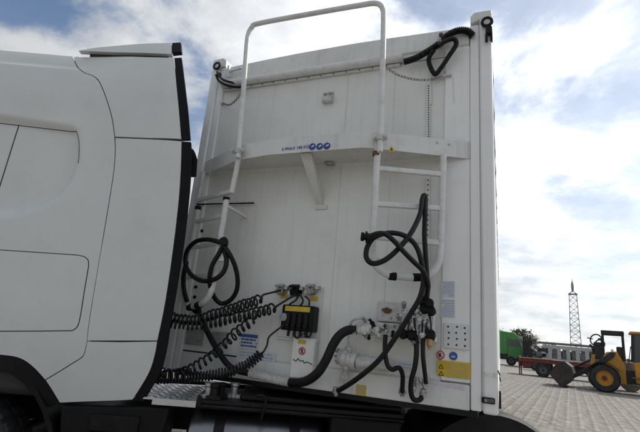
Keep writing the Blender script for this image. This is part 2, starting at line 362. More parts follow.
# corner posts: flange, groove, post
for sgn, x0 in ((1, 0.), (-1, -TW)):
    f = lambda d: x0-sgn*d
    def slab(d0, d1, y0, y1, z0, z1, nm, m='trailer_steel', bv=.008):
        a, b = sorted((f(d0), f(d1))); return MB().box((a,y0,z0), (b,y1,z1)).build(nm, m, tr, bevel=bv)
    if sgn == 1: slab(.345, .1605, -.014, .03, 1.345, 3.80, 'corner_flange', 'post_paint_lit')
    slab(.16, .095, -.022, .05, 1.19, 3.97, 'inner_post', 'post_paint_lit')
    po = slab(.09, 0, -.034, .11, ZB, 4.02, 'corner_post', 'post_paint_lit', bv=.016)
    slab(.094, .091, -.016, .03, 1.2, 3.96, 'post_groove', 'trailer_steel', 0)
slab_cap = MB().prism([(-.155,-.036,3.975), (-.002,-.036,4.03), (-.002,-.036,4.075), (-.125,-.036,4.075), (-.155,-.036,4.045)], (0,.15,0)); slab_cap.build('post_cap', 'trailer_steel', tr, bevel=.008)
MB().prism([(-TW+.155,-.036,3.965), (-TW+.002,-.036,3.98), (-TW+.002,-.036,4.06), (-TW+.12,-.036,4.07), (-TW+.155,-.036,4.04)], (0,.15,0)).build('post_cap', 'trailer_steel', tr, bevel=.008)
# bottom rail, headers
MB().box((-2.39,-.016,1.185), (-.165,.03,1.335)).build('bottom_rail', 'trailer_steel', tr, bevel=.008)
MB().box((-2.385,-.004,1.333), (-1.82,.02,1.347)).build('rail_gap', 'cab_gap', tr)
MB().box((-2.40,.0,1.15), (-.12,2.4,1.186)).build('skid_plate', 'black_steel', tr)
hd = MB(); prof = [(-.012,3.735),(-.012,3.80),(-.03,3.808),(-.03,3.90),(-.02,3.96),(.02,3.99),(.05,3.99),(.05,3.735)]
sec = [-2.385,-2.0,-1.6,-1.2,-.8,-.4,-.165]
camber = lambda x: .03*math.sin(PI*(x+2.385)/2.22)
loops = [[(x, y, z+(camber(x) if z > 3.95 else 0)) for (y, z) in prof] for x in sec]
m_ = len(prof); hv = [p for l_ in loops for p in l_]; hf = [(i*m_+j, i*m_+(j+1) % m_, (i+1)*m_+(j+1) % m_, (i+1)*m_+j) for i in range(len(sec)-1) for j in range(m_)]
hf += [tuple(range(m_)), tuple(range(len(hv)-m_, len(hv)))]
hd.add(hv, hf).build('header_beam', 'trailer_steel', tr, bevel=.005)
MB().tube([(-2.38,-.055,3.757), (-.665,-.055,3.757)], .036, 18).build('tarp_roller_tube', 'tube_paint', tr)
MB().box((-2.38,-.03,3.705), (-.69,-.004,3.726)).build('header_lip', 'trailer_steel', tr, bevel=.003)
rb = MB()
for k in range(15): rb.lathe((-2.3+k*.115,-.031,3.712), (0,-1,0), [(0,.006),(.004,.005),(.005,0)], 8)
rb.build('rivets', 'rust', tr, kind='stuff')
# roller end rings, guide pulleys and hoses at the two top corners
def ring(c, R=.035, nm='roller_end'):
    o = MB().torus(c, (0,-1,0), R, .012, 24, 10).build(nm, 'black_steel', tr); MB().lathe(Vector(c)+Vector((0,.03,0)), (0,-1,0), [(0,.03),(.03,.03),(.034,.02),(.034,0)], 20).build('bearing', 'grimy_white', o); return o
ring(T(487,22,-.06)); ring(T(217,66,-.07), .032)
b = MB(); b.obox(T(489,31,-.06), XP*.024, YP*.02, ZP*.03); b.obox(T(486.5,38,-.06), XP*.010, YP*.012, ZP*.035); b.obox(T(491.5,36,-.03), XP*.008, YP*.03, ZP*.05); b.build('latch', 'black_steel', tr, bevel=.006)
b = MB(); b.obox(T(219,75,-.07), XP*.022, YP*.016, ZP*.018); b.build('latch', 'black_steel', tr, bevel=.006)
MB().bar(T(229,72,-.06), T(242,68,-.08), .02, .012).build('stay', 'tube_paint', tr)
MB().bar(T(229,66,-.06), T(229,77,-.06), .02, .02, up=(0,1,0)).build('stay', 'tube_paint', tr)
def hose(name, pts, r, label, m='hose_rubber', k=10, corr=None, group=None, cat='hose', n=12):
    o = MB().tube(cat_(pts, k), r, n, corr=corr).build(name, m, None); return tag(o, label, cat, group)
hose('tarp_cable_hose', [T(216,75,-.09), T(219,81,-.09), T(226,85,-.085), T(235,87,-.07), T(242,87,-.06)], .012, 'short black hose bent under the left roller ring of the trailer top')
hose('tarp_cable_hose', [T(217,72,-.10), T(222,79,-.10), T(230,82,-.09), T(238,84,-.06)], .010, 'thin black hose curving from the far post top to the roller tube')
hose('corrugated_hose', [T(404,62,-.075), T(416,58,-.08), T(430,50,-.085), T(440,43,-.085), T(447,36,-.08), T(457,31,-.07), T(467,31,-.06), T(473,36,-.04)], .026, 'thick black corrugated hose along the header beam ending at the corner post', k=22, corr=(.10,.013))
hose('corrugated_hose', [T(434,50,-.11), T(429,58,-.085), T(430,66,-.07), T(435,74,-.05), T(441,68,-.06), T(449,56,-.085), T(456,45,-.10), T(454,39,-.115), T(446,41,-.125), T(438,46,-.125)], .018, 'black hose loop drooping heart-shaped beside the right chain bracket', k=16, corr=(.08,.011))
MB().obox(T(440,44,-.06), XP*.016, YP*.05, ZP*.016).build('hose_clip', 'zinc', tr)
MB().obox(T(441,35,-.04), XP*.014, YP*.015, ZP*.010).build('wall_lug', 'rust', tr)
MB().obox(T(441.5,77,-.02), XP*.075, YP*.022, ZP*.008).build('chain_bracket', 'grimy_white', tr)
for xx in (430, 453): MB().bar(T(xx,78,-.012), T(xx+1,104,-.012), .014, .006, up=(0,1,0)).build('bracket_strip', 'trailer_steel', tr)
# perforated strip below the bracket
st = MB().bar(T(428.5,84,-.013), T(428,138,-.013), .03, .006, up=(0,1,0)).build('perforated_strip', 'trailer_steel', tr)
st2 = MB().bar(T(428,176,-.013), T(427,300,-.013), .03, .006, up=(0,1,0)).build('perforated_strip', 'trailer_steel', tr)
hb = MB()
for k in range(22):
    y_ = 86+k*2.4
    hb.lathe(T(428.5,y_,-.0175), (0,-1,0), [(0,.0055),(.001,.0055)], 8)
hb.build('strip_holes', 'print_black', tr, kind='stuff')
hb = MB()
for k in range(24): hb.lathe(T(428-k*.05,180+k*5,-.0175), (0,-1,0), [(0,.0055),(.001,.0055)], 8)
hb.build('strip_holes', 'print_black', tr, kind='stuff')
def chain(name, pts, label, lk=.042):
    P = resample(cat_(pts, 12), lk*.70); mb = MB()
    for i, (a, b_) in enumerate(zip(P, P[1:])):
        d = (b_-a).normalized(); nrm = (d.cross(YP)).normalized() if i % 2 else YP-d*YP.dot(d)
        mb.torus((a+b_)/2, nrm, .0088, .0030, 10, 5, (d, .0090))
    o = mb.build(name, 'chain_steel', None); return tag(o, label, 'chain', None)
chain('safety_chain', [T(387,68,-.33), T(398,75,-.24), T(412,79,-.14), T(427,80,-.06), T(441,76.5,-.045)], 'slack steel chain from the hoop rail to the bracket beside the corrugated hose')
chain('safety_chain', [T(243,89,-.33), T(240,95,-.26), T(235,101,-.18), T(229,105,-.09), T(222,103,-.02)], 'short steel chain hanging below the far roller ring of the trailer')
MB().obox(T(222,103,-.012), XP*.02, YP*.012, ZP*.012).build('chain_lug', 'trailer_steel', tr)
# small folded holder on the wall
hb = MB(); c = T(328,97,-.02)
hb.box((c.x-.045,-.012,c.z-.055), (c.x+.045,-.004,c.z+.055)); hb.box((c.x-.045,-.05,c.z-.055), (c.x+.045,-.012,c.z-.045)); hb.box((c.x-.045,-.05,c.z-.045), (c.x+.045,-.044,c.z-.005))
hb.box((c.x-.045,-.03,c.z+.03), (c.x+.045,-.012,c.z+.037)); hb.bar((c.x-.02,-.028,c.z-.04), (c.x+.01,-.028,c.z+.045), .010, .010); hb.bar((c.x+.02,-.028,c.z-.04), (c.x+.0,-.028,c.z+.03), .008, .008)
hb.build('document_holder', 'grimy_white', tr, bevel=.002)

# ---- platform bracket (trapezoid shelf) with hoop rail and struts
ZP0, ZP1 = 2.86, 2.99
plan = [(-2.47,-.016), (-1.93,-.29), (-1.62,-.342), (-.87,-.342), (-.80,-.318), (-.165,-.016)]
pl = MB()
for (a, b_) in zip(plan, plan[1:]):
    A, B = Vector((*a,0)), Vector((*b_,0)); d = (B-A).normalized(); nn = Vector((d.y,-d.x,0))
    pl.hexa([(*a,ZP0), (*b_,ZP0), (b_[0]-nn.x*.006, b_[1]-nn.y*.006, ZP0), (a[0]-nn.x*.006, a[1]-nn.y*.006, ZP0)], [(*a,ZP1), (*b_,ZP1), (b_[0]-nn.x*.006, b_[1]-nn.y*.006, ZP1), (a[0]-nn.x*.006, a[1]-nn.y*.006, ZP1)])
plat = pl.build('platform_fascia', 'trailer_steel', tr, bevel=.002)
dk = MB(); inner = [(x*.998-.002, y+.008) for (x, y) in plan]; dk.hexa([(x, y, ZP0+.03) for x, y in inner], [(x, y, ZP0+.038) for x, y in inner]); dk.build('platform_deck', 'trailer_steel', tr)
bl = MB()
for (x, y) in ((-2.1,-.12),(-1.9,-.2),(-1.7,-.26),(-1.45,-.28),(-1.3,-.2),(-1.15,-.28),(-.95,-.26),(-.8,-.2),(-.62,-.12),(-1.6,-.1),(-1.0,-.1)):
    bl.lathe((x,y,ZP0+.03), (0,0,-1), [(0,.015),(.004,.014),(.010,.008),(.010,0)], 8)
bl.build('deck_bolts', 'sticker_white', tr, kind='stuff')
fb = MB()
for q in ((437,143),(449,144.5),(448,158.5),(443,157)):
    p = V2(q, plan[4], plan[5]); fb.lathe(p, (-.43,-.9,0), [(0,.009),(.005,.008),(.005,0)], 8)
fb.build('fascia_bolts', 'zinc', tr, kind='stuff')
MB().obox((-.166,-.014,2.925), (.004,0,0), (0,.012,0), (0,0,.066)).build('fascia_end_plate', 'trailer_steel', tr)
# central diagonal strut, tapered
A = H(305,153,2.875); B_ = T(320,206,-.01); sm_ = MB(); w0, w1 = .045, .022
sm_.hexa([A+XP*w0, A-XP*w0, A-XP*w0+YP*.05, A+XP*w0+YP*.05], [B_+XP*w1, B_-XP*w1, B_-XP*w1+YP*.012+ZP*.04, B_+XP*w1+YP*.012+ZP*.04]); sm_.build('platform_strut', 'trailer_steel', tr, bevel=.004)
MB().obox(B_+Vector((.01,.0,-.01)), XP*.05, YP*.006, ZP*.018).build('strut_foot', 'trailer_steel', tr, bevel=.003)
MB().obox((-1.22,-.05,ZP0+.018), XP*.035, YP*.03, ZP*.010).build('deck_clip', 'zinc', tr, bevel=.004)
# hoop
hz_ = -.348
hp = [T(238,158,hz_), T(240,130,hz_), T(243.5,90,hz_), T(246.8,45,hz_), T(248.5,34,hz_), T(252,27.5,hz_), T(259,23.5,hz_), T(310,14,hz_), T(362,5,hz_), T(374,3.4,hz_), T(380,5,hz_), T(383,10,hz_), T(383.6,19,hz_), T(382.6,70,hz_), T(381,120,hz_), T(380,152,hz_)]
hp2 = cat_(hp, 8); MB().tube(hp2, .021, 16).build('hoop_rail', 'tube_paint', tr)
for q in ((238.3,151), (380.5,138)):
    c = T(q[0], q[1], hz_); cl = MB(); cl.obox(c, XP*.05, YP*.012, ZP*.014); cl.tube([c-ZP*.02, c+ZP*.02], .030, 14)
    for s_ in (-1, 1): cl.tube([c+XP*.04*s_-YP*.03, c+XP*.04*s_+YP*.02], .010, 8)
    cl.build('hoop_clamp', 'grimy_white', tr)

# ---- right ladder, hung from the bevelled end of the platform
LA, LB = (-.82,-.332), (-.165,-.03)
Lr = lambda x, y, off=0.: V2((x, y), (LA[0]-.42*off, LA[1]-.9*off), (LB[0]-.42*off, LB[1]-.9*off))
lad = MB().tube(cat_([Lr(379,140), Lr(377,160), Lr(375,200), Lr(372.5,245), Lr(373,258), Lr(378,268), Lr(388,274.5), Lr(400,276.5), Lr(418,277.5), Lr(430,274), Lr(437,266), Lr(440,254), Lr(441.5,220), Lr(443,175), Lr(443.5,155)], 6), .024, 14).build('ladder_rail', 'tube_paint', tr)
for (x0, y0, x1, y1) in ((378,168.5,442,174.5), (376,204,441,208.5), (374,237,440,243)):
    MB().bar(Lr(x0,y0), Lr(x1,y1), .03, .036).build('rung', 'tube_paint', tr, bevel=.006)
for x in (392.5, 416.5):
    a, b_ = Lr(x-3.6,275.8 if x < 400 else 277.4), Lr(x+3.6,276.6 if x < 400 else 277.3); MB().tube([a, b_], .027, 14).build('rubber_grip', 'rubber', tr)
MB().tube([Lr(376.5,152), Lr(376.3,156)], .028, 14).build('collar', 'rust', tr)
for q, q2 in (((373,257),(-.80,2.12)), ((441,257),(-.36,2.14))):
    MB().tube([Lr(*q), (q2[0], -.008, q2[1])], .012, 8).build('ladder_stay', 'tube_paint', tr)
# ---- left ladder, two folding sections
LC, LD = (-2.465,-.045), (-1.92,-.305)
Ll = lambda x, y: V2((x, y), LC, LD)
MB().tube(cat_([Ll(238.5,158), Ll(236,172), Ll(231.5,193)], 6), .022, 12).build('ladder_rail', 'tube_paint', tr)
MB().tube(cat_([Ll(203.5,172), Ll(201,186), Ll(197.5,203)], 6), .020, 12).build('ladder_rail', 'tube_paint', tr)
MB().bar(Ll(197.5,200.5), Ll(232,191.5), .03, .034).build('rung', 'tube_paint', tr, bevel=.005)
MB().tube(cat_([Ll(226.5,200), Ll(223,222), Ll(217,258), Ll(213,283), Ll(210,294), Ll(204,302), Ll(196,306), Ll(189,305), Ll(185,298), Ll(185.5,285), Ll(191,250), Ll(198,210)], 6), .024, 14).build('ladder_rail', 'tube_paint', tr)
for q in ((226.5,199), (198.2,208)): MB().tube([Ll(q[0],q[1]-1.5), Ll(q[0]-.4,q[1]+1.5)], .028, 14).build('rail_cap', 'black_plastic', tr)
for (x0, y0, x1, y1) in ((196,222,223,215.5), (192,248,218.5,243), (188,277,214,275)): MB().bar(Ll(x0,y0), Ll(x1,y1), .028, .034).build('rung', 'tube_paint', tr, bevel=.005)
for q in ((191,307),(199,305)): MB().tube([Ll(q[0]-2,q[1]+.6), Ll(q[0]+2,q[1]-.8)], .028, 12).build('rubber_grip', 'rubber', tr)
MB().tube([T(197,204.3,-.03), T(254,203,-.03)], .0065, 8).build('hinge_rod', 'black_steel', tr)
MB().bar(Ll(227,206), T(246,217,-.01), .022, .022).build('ladder_stay', 'tube_paint', tr)
MB().obox(Ll(223,257), XP*.03, YP*.02, ZP*.035).build('ladder_clip', 'sticker_white', tr, bevel=.004)
for q in ((202,231),(196,287),(195,297)): MB().lathe(T(q[0],q[1],-.005), (0,-1,0), [(0,.014),(.012,.013),(.014,.006),(.014,0)], 10).build('wall_stud', 'black_plastic', tr)

# ------------------------------------------------------------------ equipment on the front wall
def px_box(name, x0, y0, x1, y1, Y0, Y1, m, parent=tr, bevel=.004, skew=True):
    """box whose face corners sit at the photo corners (x0,y0)-(x1,y1) on depth Y1, back at Y0"""
    a, b_ = T(x0, (y0+y1)/2, Y1), T(x1, (y0+y1)/2, Y1); c = T((x0+x1)/2, y0, Y1).z; d = T((x0+x1)/2, y1, Y1).z
    return MB().box((a.x, Y1, d), (b_.x, Y0, c)).build(name, m, parent, bevel=bevel), (a.x, b_.x, d, c)
def disc(name, x, y, Y, r, m, parent=tr, h=.0015):
    return MB().lathe(T(x,y,Y), (0,-1,0), [(0,r),(h,r),(h,0)], 24).build(name, m, parent, smooth=False)
# backing plate with sockets
bp, ext = px_box('socket_plate', 279.5,286,321,339, -.004, -.02, 'trailer_steel'); xa, xb, za, zb = ext
MB().box((xa-.005,-.045,za-.012), (xb+.005,-.018,za)).build('plate_lip', 'trailer_steel', tr, bevel=.003)
def socket(x, y, r, m, lid):
    c = T(x,y,-.03); o = MB().lathe(c+YP*.012, (-.15,-1,-.25), [(0,r*1.25),(.012,r*1.25),(.014,r),(.06,r),(.064,r*.8),(.07,r*.8),(.07,0)], 18).build('socket', m, tr)
    lm = MB(); lm.obox(c+Vector((0,-.055,r*.9)), XP*r*1.05, Vector((0,-r*.8,-r*.25)), Vector((0,-.004,.008))); lm.build('lid', lid, o, bevel=.004)
    MB().obox(c+Vector((r*1.5,-.02,r*.5)), XP*.012, YP*.03, ZP*.012).build('hinge', 'zinc', o); MB().obox(c+Vector((-r*1.4,-.02,-r*.6)), XP*.010, YP*.02, ZP*.014).build('catch', 'zinc', o)
socket(283,290,.030,'zinc','zinc'); socket(297,291,.034,'black_plastic','black_plastic'); socket(313,290,.030,'zinc','zinc')
px_box('yellow_label', 281,295,288,298.5, -.019, -.0225, 'sticker_yellow', bevel=0); px_box('yellow_label', 310,296.5,318,301, -.019, -.0225, 'sticker_yellow', bevel=0)
# black brake/control box
jb, ext = px_box('control_box', 281,305,313,331, -.02, -.13, 'black_plastic', bevel=.010); xa, xb, za, zb = ext
px_box('yellow_label', 285,306.5,310,311.5, -.129, -.1325, 'sticker_yellow', parent=jb, bevel=0)
ri = MB()
for k in range(4):
    x = xa+.05+k*.047; ri.box((x,-.145,za+.01), (x+.026,-.129,zb-.06)); ri.lathe((x+.013,-.145,za+.035), (0,-1,0), [(0,.016),(.012,.016),(.016,.008),(.016,0)], 12)
    ri.tube([(x+.013,-.11,za+.01), (x+.013,-.115,za-.04)], .011, 8)
ri.build('box_fittings', 'black_steel', jb, bevel=.002, kind='stuff')
MB().lathe(T(284,317,-.13), (0,-1,0), [(0,.03),(.012,.028),(.016,.018),(.016,0)], 20).build('round_cover', 'sticker_grey', jb)
for (pts) in ([(299,294),(296,300),(290,304),(288,308)], [(300,294),(303,301),(300,306)], [(305,296),(309,300),(309,306)], [(293,333),(297,338),(302,334)], [(304,333),(309,337),(312,331)]):
    MB().tube(cat_([T(x,y,-.10) for x, y in pts], 8), .007, 8).build('wire', 'coil_black', jb)
# white flap below the box
fl, ext = px_box('flap_plate', 291,337.5,313.5,379, -.012, -.075, 'trailer_paint', bevel=.006); xa, xb, za, zb = ext
px_box('yellow_label', 298,340,306,344, -.074, -.0768, 'sticker_yellow', parent=fl, bevel=0)
c = T(302,351,-.0765); pr_ = MB().torus(c, (0,-1,0), .023, .004, 24, 6).build('no_entry_mark', 'print_red', fl); MB().bar(c+Vector((-.016,-.002,.016)), c+Vector((.016,-.002,-.016)), .005, .003).build('slash', 'print_red', pr_); MB().obox(c+Vector((0,-.0008,0)), XP*.007, YP*.0008, ZP*.014).build('figure', 'print_black', pr_)
hwm = MB(); hwm.tube(cat_([T(293,359,-.0775), T(296,361,-.0775), T(298,358.5,-.0775), T(300,361,-.0775), T(303,360.5,-.0775), T(304,363,-.0775), T(307,362,-.0775), T(312,364.5,-.0775)], 5), .003, 5); hwm.build('handwritten_scrawl', 'print_black', fl)
# stickers on the wall, lines of small print
def sticker(name, x0, y0, x1, y1, m, pm, lines, Y=-.010, inset=.06, head=None):
    o, (a, b_, d, c) = px_box(name, x0,y0,x1,y1, Y+.004, Y, m, bevel=0); lm = MB(); hgt = (c-d)/(lines+.6)
    for k in range(lines):
        zt = c-hgt*(k+.45); x = a+(b_-a)*inset
        while x < b_-(b_-a)*inset:
            w = random.uniform(.015,.04)*(b_-a)/.16; x2 = min(x+w, b_-(b_-a)*inset)
            if random.random() < .93: lm.box((x, Y-.0016, zt-hgt*.55), (x2, Y-.0002, zt))
            x = x2+.005*(b_-a)/.16
    lm.build('small_print', pm, o, smooth=False, kind='stuff'); return o
sticker('notice_sticker', 240,334,258,349, 'sticker_white', 'sticker_blue', 4)
o, e_ = px_box('sticker_band', 240.3,334.3,257.7,337.5, -.0102, -.0125, 'sticker_blue', bevel=0)
sticker('faint_sticker', 236,351,275,373, 'sticker_white', 'print_pale_blue', 6)
sticker('type_plate', 186,328,203,345, 'sticker_grey', 'print_faint', 6, Y=-.012); sticker('type_plate', 211,332,228,346, 'sticker_grey', 'print_faint', 6, Y=-.012)
sticker('faint_sticker', 441,281,455,297.5, 'sticker_white', 'print_pale_blue', 7, Y=-.017); sticker('faint_sticker', 441,299,455,318, 'sticker_white', 'print_pale_blue', 7, Y=-.017)
sticker('faint_sticker', 393,362,412,370, 'sticker_white', 'print_pale_blue', 2); sticker('faint_sticker', 428,383,466,389, 'sticker_white', 'print_pink', 3, Y=-.017)
def triangle(x, y, Y, r, parent, m='print_black', inner=None):
    c = T(x,y,Y); P = [c+Vector((r*math.cos(a), 0, r*math.sin(a))) for a in (rad(90), rad(210), rad(330))]; o = MB().prism(P, (0,-.0012,0)).build('warning_triangle', m, parent, smooth=False)
    if inner: MB().prism([c+(p-c)*.55-YP*.0013 for p in P], (0,-.001,0)).build('triangle_face', inner, o, smooth=False)
    return o
ys, ext = px_box('yellow_warning_sign', 437,361.5,470.5,377.5, -.016, -.0205, 'sticker_yellow', bevel=0); xa, xb, za, zb = ext
triangle(441.2,367,-.0212,.020,ys,inner='sticker_yellow'); triangle(441.2,374,-.0212,.020,ys,inner='sticker_yellow')
lm = MB()
for k in range(6):
    z = zb-.014-k*.0165; x = xa+.062
    while x < xb-.012:
        w = random.uniform(.008,.03); lm.box((x,-.0222,z-.0035), (min(x+w,xb-.008),-.0206,z)); x += w+.005
lm.build('small_print', 'print_faint', ys, smooth=False, kind='stuff')
c = T(440.5,355,-.018); pr_ = MB().lathe(c, (0,-1,0), [(0,.026),(.0015,.026),(.0015,0)], 24).build('prohibition_sign', 'sticker_white', tr, smooth=False)
MB().torus(c-YP*.002, (0,-1,0), .023, .0035, 24, 6).build('red_ring', 'print_red', pr_); MB().bar(c+Vector((-.015,-.003,.015)), c+Vector((.015,-.003,-.015)), .005, .003).build('slash', 'print_red', pr_); MB().obox(c+Vector((-.004,-.0022,0)), XP*.009, YP*.001, ZP*.012).build('figure', 'print_black', pr_)
c = T(453.3,356,-.018); ms = MB().lathe(c, (0,-1,0), [(0,.026),(.0015,.026),(.0015,0)], 24).build('mandatory_sign', 'sticker_blue', tr, smooth=False)
MB().obox(c+Vector((0,-.0022,-.004)), XP*.012, YP*.001, ZP*.006).build('figure', 'print_pale_blue', ms)
px_box('yellow_label', 356,385,366,395.5, -.0155, -.019, 'sticker_yellow', bevel=0)
lm = MB(); c = T(361,390,-.0196); [lm.box((c.x-.025,-.0202,c.z-.022+k*.011), (c.x+.025,-.0191,c.z-.017+k*.011)) for k in range(5)]; lm.build('small_print', 'print_faint', tr, smooth=False, kind='stuff')
# white plate with bolt holes
wp, ext = px_box('drilled_plate', 443.5,324,469,349, -.014, -.034, 'sticker_white', bevel=.003); xa, xb, za, zb = ext; hm = MB()
for i in range(3):
    for j in range(4): hm.lathe((xa+(xb-xa)*(.18+.32*i+.04*random.random()), -.0338, za+(zb-za)*(.14+.24*j+.03*random.random())), (0,-1,0), [(0,.0065),(.0012,.0065),(.0012,0)], 10)
hm.build('bolt_holes', 'print_black', wp, smooth=False, kind='stuff')
# corner post: faint lettering and side marker lamp
text('9511 07', .04, T(482,376.5,-.0355), XP, ZP, 'print_ghost', tr, name='faint_lettering', fit=.085)
lp, ext = px_box('marker_lamp', 481.5,397.5,495,403.8, -.034, -.050, 'black_plastic', bevel=.006); px_box('lamp_lens', 484,398.8,494,402.6, -.049, -.053, 'lamp_glass', parent=lp, bevel=.002); px_box('lamp_glow_cover', 484.8,399.2,487,402.2, -.0525, -.055, 'sticker_grey', parent=lp, bevel=.002)
rm = MB(); p = T(500,379,-.02); rm.torus((.012,-.02,p.z), (1,0,.2), .012, .004, 14, 6); rm.tube([(.0,-.02,p.z+.05), (.012,-.022,p.z+.02)], .004, 6); rm.tube([(.010,-.02,p.z-.07), (.010,-.02,p.z-.17)], .006, 8); rm.build('tarp_strap', 'black_plastic', tr)
# platform stickers: lettering and three round blue marks
A = H(281.5,151.5,2.893); A.y = -.3435; dirp = Vector((1,0,0))
la = V2((281.8,151.6), plan[2], plan[3]); lb_ = V2((308.6,148.6), plan[2], plan[3])
text('0 PMAX 140 KG', .036, la-YP*.0028+ZP*.004, lb_-la, ZP, 'print_blue', tr, fit=(lb_-la).length)
for x, y in ((312.5,146.8), (319.8,146.6), (327.0,146.1)):
    c = V2((x,y), plan[2], plan[3])-YP*.0025; o = MB().lathe(c, (0,-1,0), [(0,.027),(.0012,.027),(.0012,0)], 24).build('round_blue_mark', 'print_blue', tr, smooth=False)
    MB().obox(c+Vector((.004,-.0022,.003)), Vector((.010,0,.006)), YP*.0008, Vector((-.003,0,.005))).build('pale_figure', 'sticker_white', o, smooth=False)
c = V2((392,149.5), plan[4], plan[5]); nrm = Vector((-.43,-.9,0)); ax = Vector((.9,-.43,0)).normalized(); ax = Vector((plan[5][0]-plan[4][0], plan[5][1]-plan[4][1], 0)).normalized()
wt = MB().prism([c+nrm*.003+ZP*.026, c+nrm*.003-ax*.026-ZP*.018, c+nrm*.003+ax*.026-ZP*.018], nrm*.0012).build('warning_triangle', 'sticker_yellow', tr, smooth=False)
MB().prism([c+nrm*.0045+ZP*.012, c+nrm*.0045-ax*.009-ZP*.008, c+nrm*.0045+ax*.009-ZP*.008], nrm*.001).build('triangle_mark', 'print_black', wt, smooth=False)

# ---- suction line with valve: fitting, pipe, vertical cylinder
def fitting(name, a, b_, rs, m='grimy_white', n=14):
    a, b_ = Vector(a), Vector(b_); l = (b_-a).length; k = len(rs); prof = []
    for i, r in enumerate(rs): prof += [(l*i/k, r), (l*(i+.86)/k, r)]
    return MB().lathe(a, b_-a, [(0,0)]+prof+[(l,0)], n).build(name, m, tr)
fitting('pipe_fitting', T(353,329.6,-.14), T(380,331,-.12), [.034,.026,.034,.030,.022,.034])
vb = MB(); c0, c1 = T(360,321,-.10), T(402,338,-.10)
vb.box((c0.x,-.13,c1.z), (c1.x-.02,-.06,c0.z)); vb.box((c0.x+.02,-.15,c1.z+.03), (c0.x+.12,-.13,c0.z-.02))
vo = vb.build('valve_block', 'grimy_white', tr, bevel=.008)
px_box('valve_plate', 377,302,401,322, -.004, -.05, 'grimy_white', bevel=.006); px_box('valve_shelf', 362,334,436,339, -.004, -.12, 'trailer_steel', bevel=.004)
ks = MB()
for q, r in (((372,328),.014),((385,324.5),.012),((394,326),.014),((378,333),.016),((398,314),.010),((387,331),.011),((404,322),.012),((366,325),.010),((391,318),.009)):
    ks.lathe(T(q[0],q[1],-.125), (0,-1,0), [(0,r),(.02,r),(.022,r*.7),(.03,r*.7),(.03,0)], 10)
ks.build('valve_plugs', 'zinc', tr, kind='stuff')
kd = MB()
for q in ((372,328),(394,326),(404,311),(398,314.5),(385,324.5)): kd.lathe(T(q[0],q[1],-.158), (0,-1,0), [(0,.006),(.002,.006),(.002,0)], 8)
kd.build('plug_holes', 'print_black', tr, kind='stuff')
rk = MB()
for dx, dy in ((0,0),(3,-.8),(6,.4),(1.8,1.5),(4.6,1.8)): rk.lathe(T(384+dx,310+dy,-.05), (0,-1,0), [(0,.013),(.02,.012),(.024,0)], 8)
rk.build('rusty_nuts', 'rust', tr, kind='stuff')
MB().tube(cat_([T(350,326,-.05), T(352,321,-.07), T(357,318.7,-.09), T(364,318.5,-.09), T(371,319.5,-.08)], 8), .009, 8).build('bypass_pipe', 'grimy_white', tr)
MB().tube([T(348.6,327,-.05), T(348.2,349,-.08)], .009, 8).build('bypass_pipe', 'grimy_white', tr)
fitting('filter_body', T(338.5,356,-.09), T(357,362,-.09), [.052,.062,.050,.058], n=18); fitting('filter_pipe', T(357,362,-.09), T(391,365,-.08), [.042,.042,.045], n=18)
fitting('drain_fitting', T(347,364,-.09), T(342,383,-.06), [.024,.016,.028,.020]); fitting('top_fitting', T(349,352,-.09), T(348.2,345,-.09), [.020,.028,.018])
fb = MB()
for k in range(8):
    a = 2*PI*k/8; c = T(339.5,356.3,-.10); fb.lathe(c+Vector((-.004,.042*math.cos(a),.045*math.sin(a))), (-1,0,0), [(0,.009),(.016,.009),(.016,0)], 6)
fb.build('flange_bolts', 'zinc', tr, kind='stuff')
# ---- second valve group with quick couplings
vg = MB(); c0, c1 = T(402,312,-.1), T(434,338,-.1); vg.box((c0.x,-.10,c1.z), (c1.x,-.05,c0.z)); vg.build('coupling_bracket', 'trailer_steel', tr, bevel=.006)
for i, (x, y, s_) in enumerate(((407,325,1.),(414,322,1.15),(420,318,1.1),(427,324,1.),(410,331,.9),(423,333,1.),(430,331,.9),(417,329,1.))):
    a = T(x,y-8*s_,-.16); b_ = T(x-.5,y+6*s_,-.17)
    fitting('quick_coupling', a, b_, [.014,.020,.016,.022,.014], m=('grimy_white','zinc','sticker_white')[i % 3], n=12)
for x, y in ((423,303),(429,306),(432,313),(424,311),(411,337),(404,336),(431,337)):
    MB().lathe(T(x,y,-.15), (.25*random.uniform(-1,1),-1,.5), [(0,.020),(.01,.030),(.045,.030),(.05,.024),(.05,0)], 14).build('dust_cap', 'black_plastic', tr)
MB().lathe(T(430,338,-.17), (0,-.1,-1), [(0,.018),(.05,.018),(.055,.010),(.07,.010),(.07,0)], 10).build('brass_cap', 'brass', tr)
for x, y in ((417,382),(424,384),(413,388),(427,379)):
    fitting('hose_end', T(x,y-5,-.10), T(x+.5,y+5,-.10), [.014,.020,.012], m='zinc', n=10)

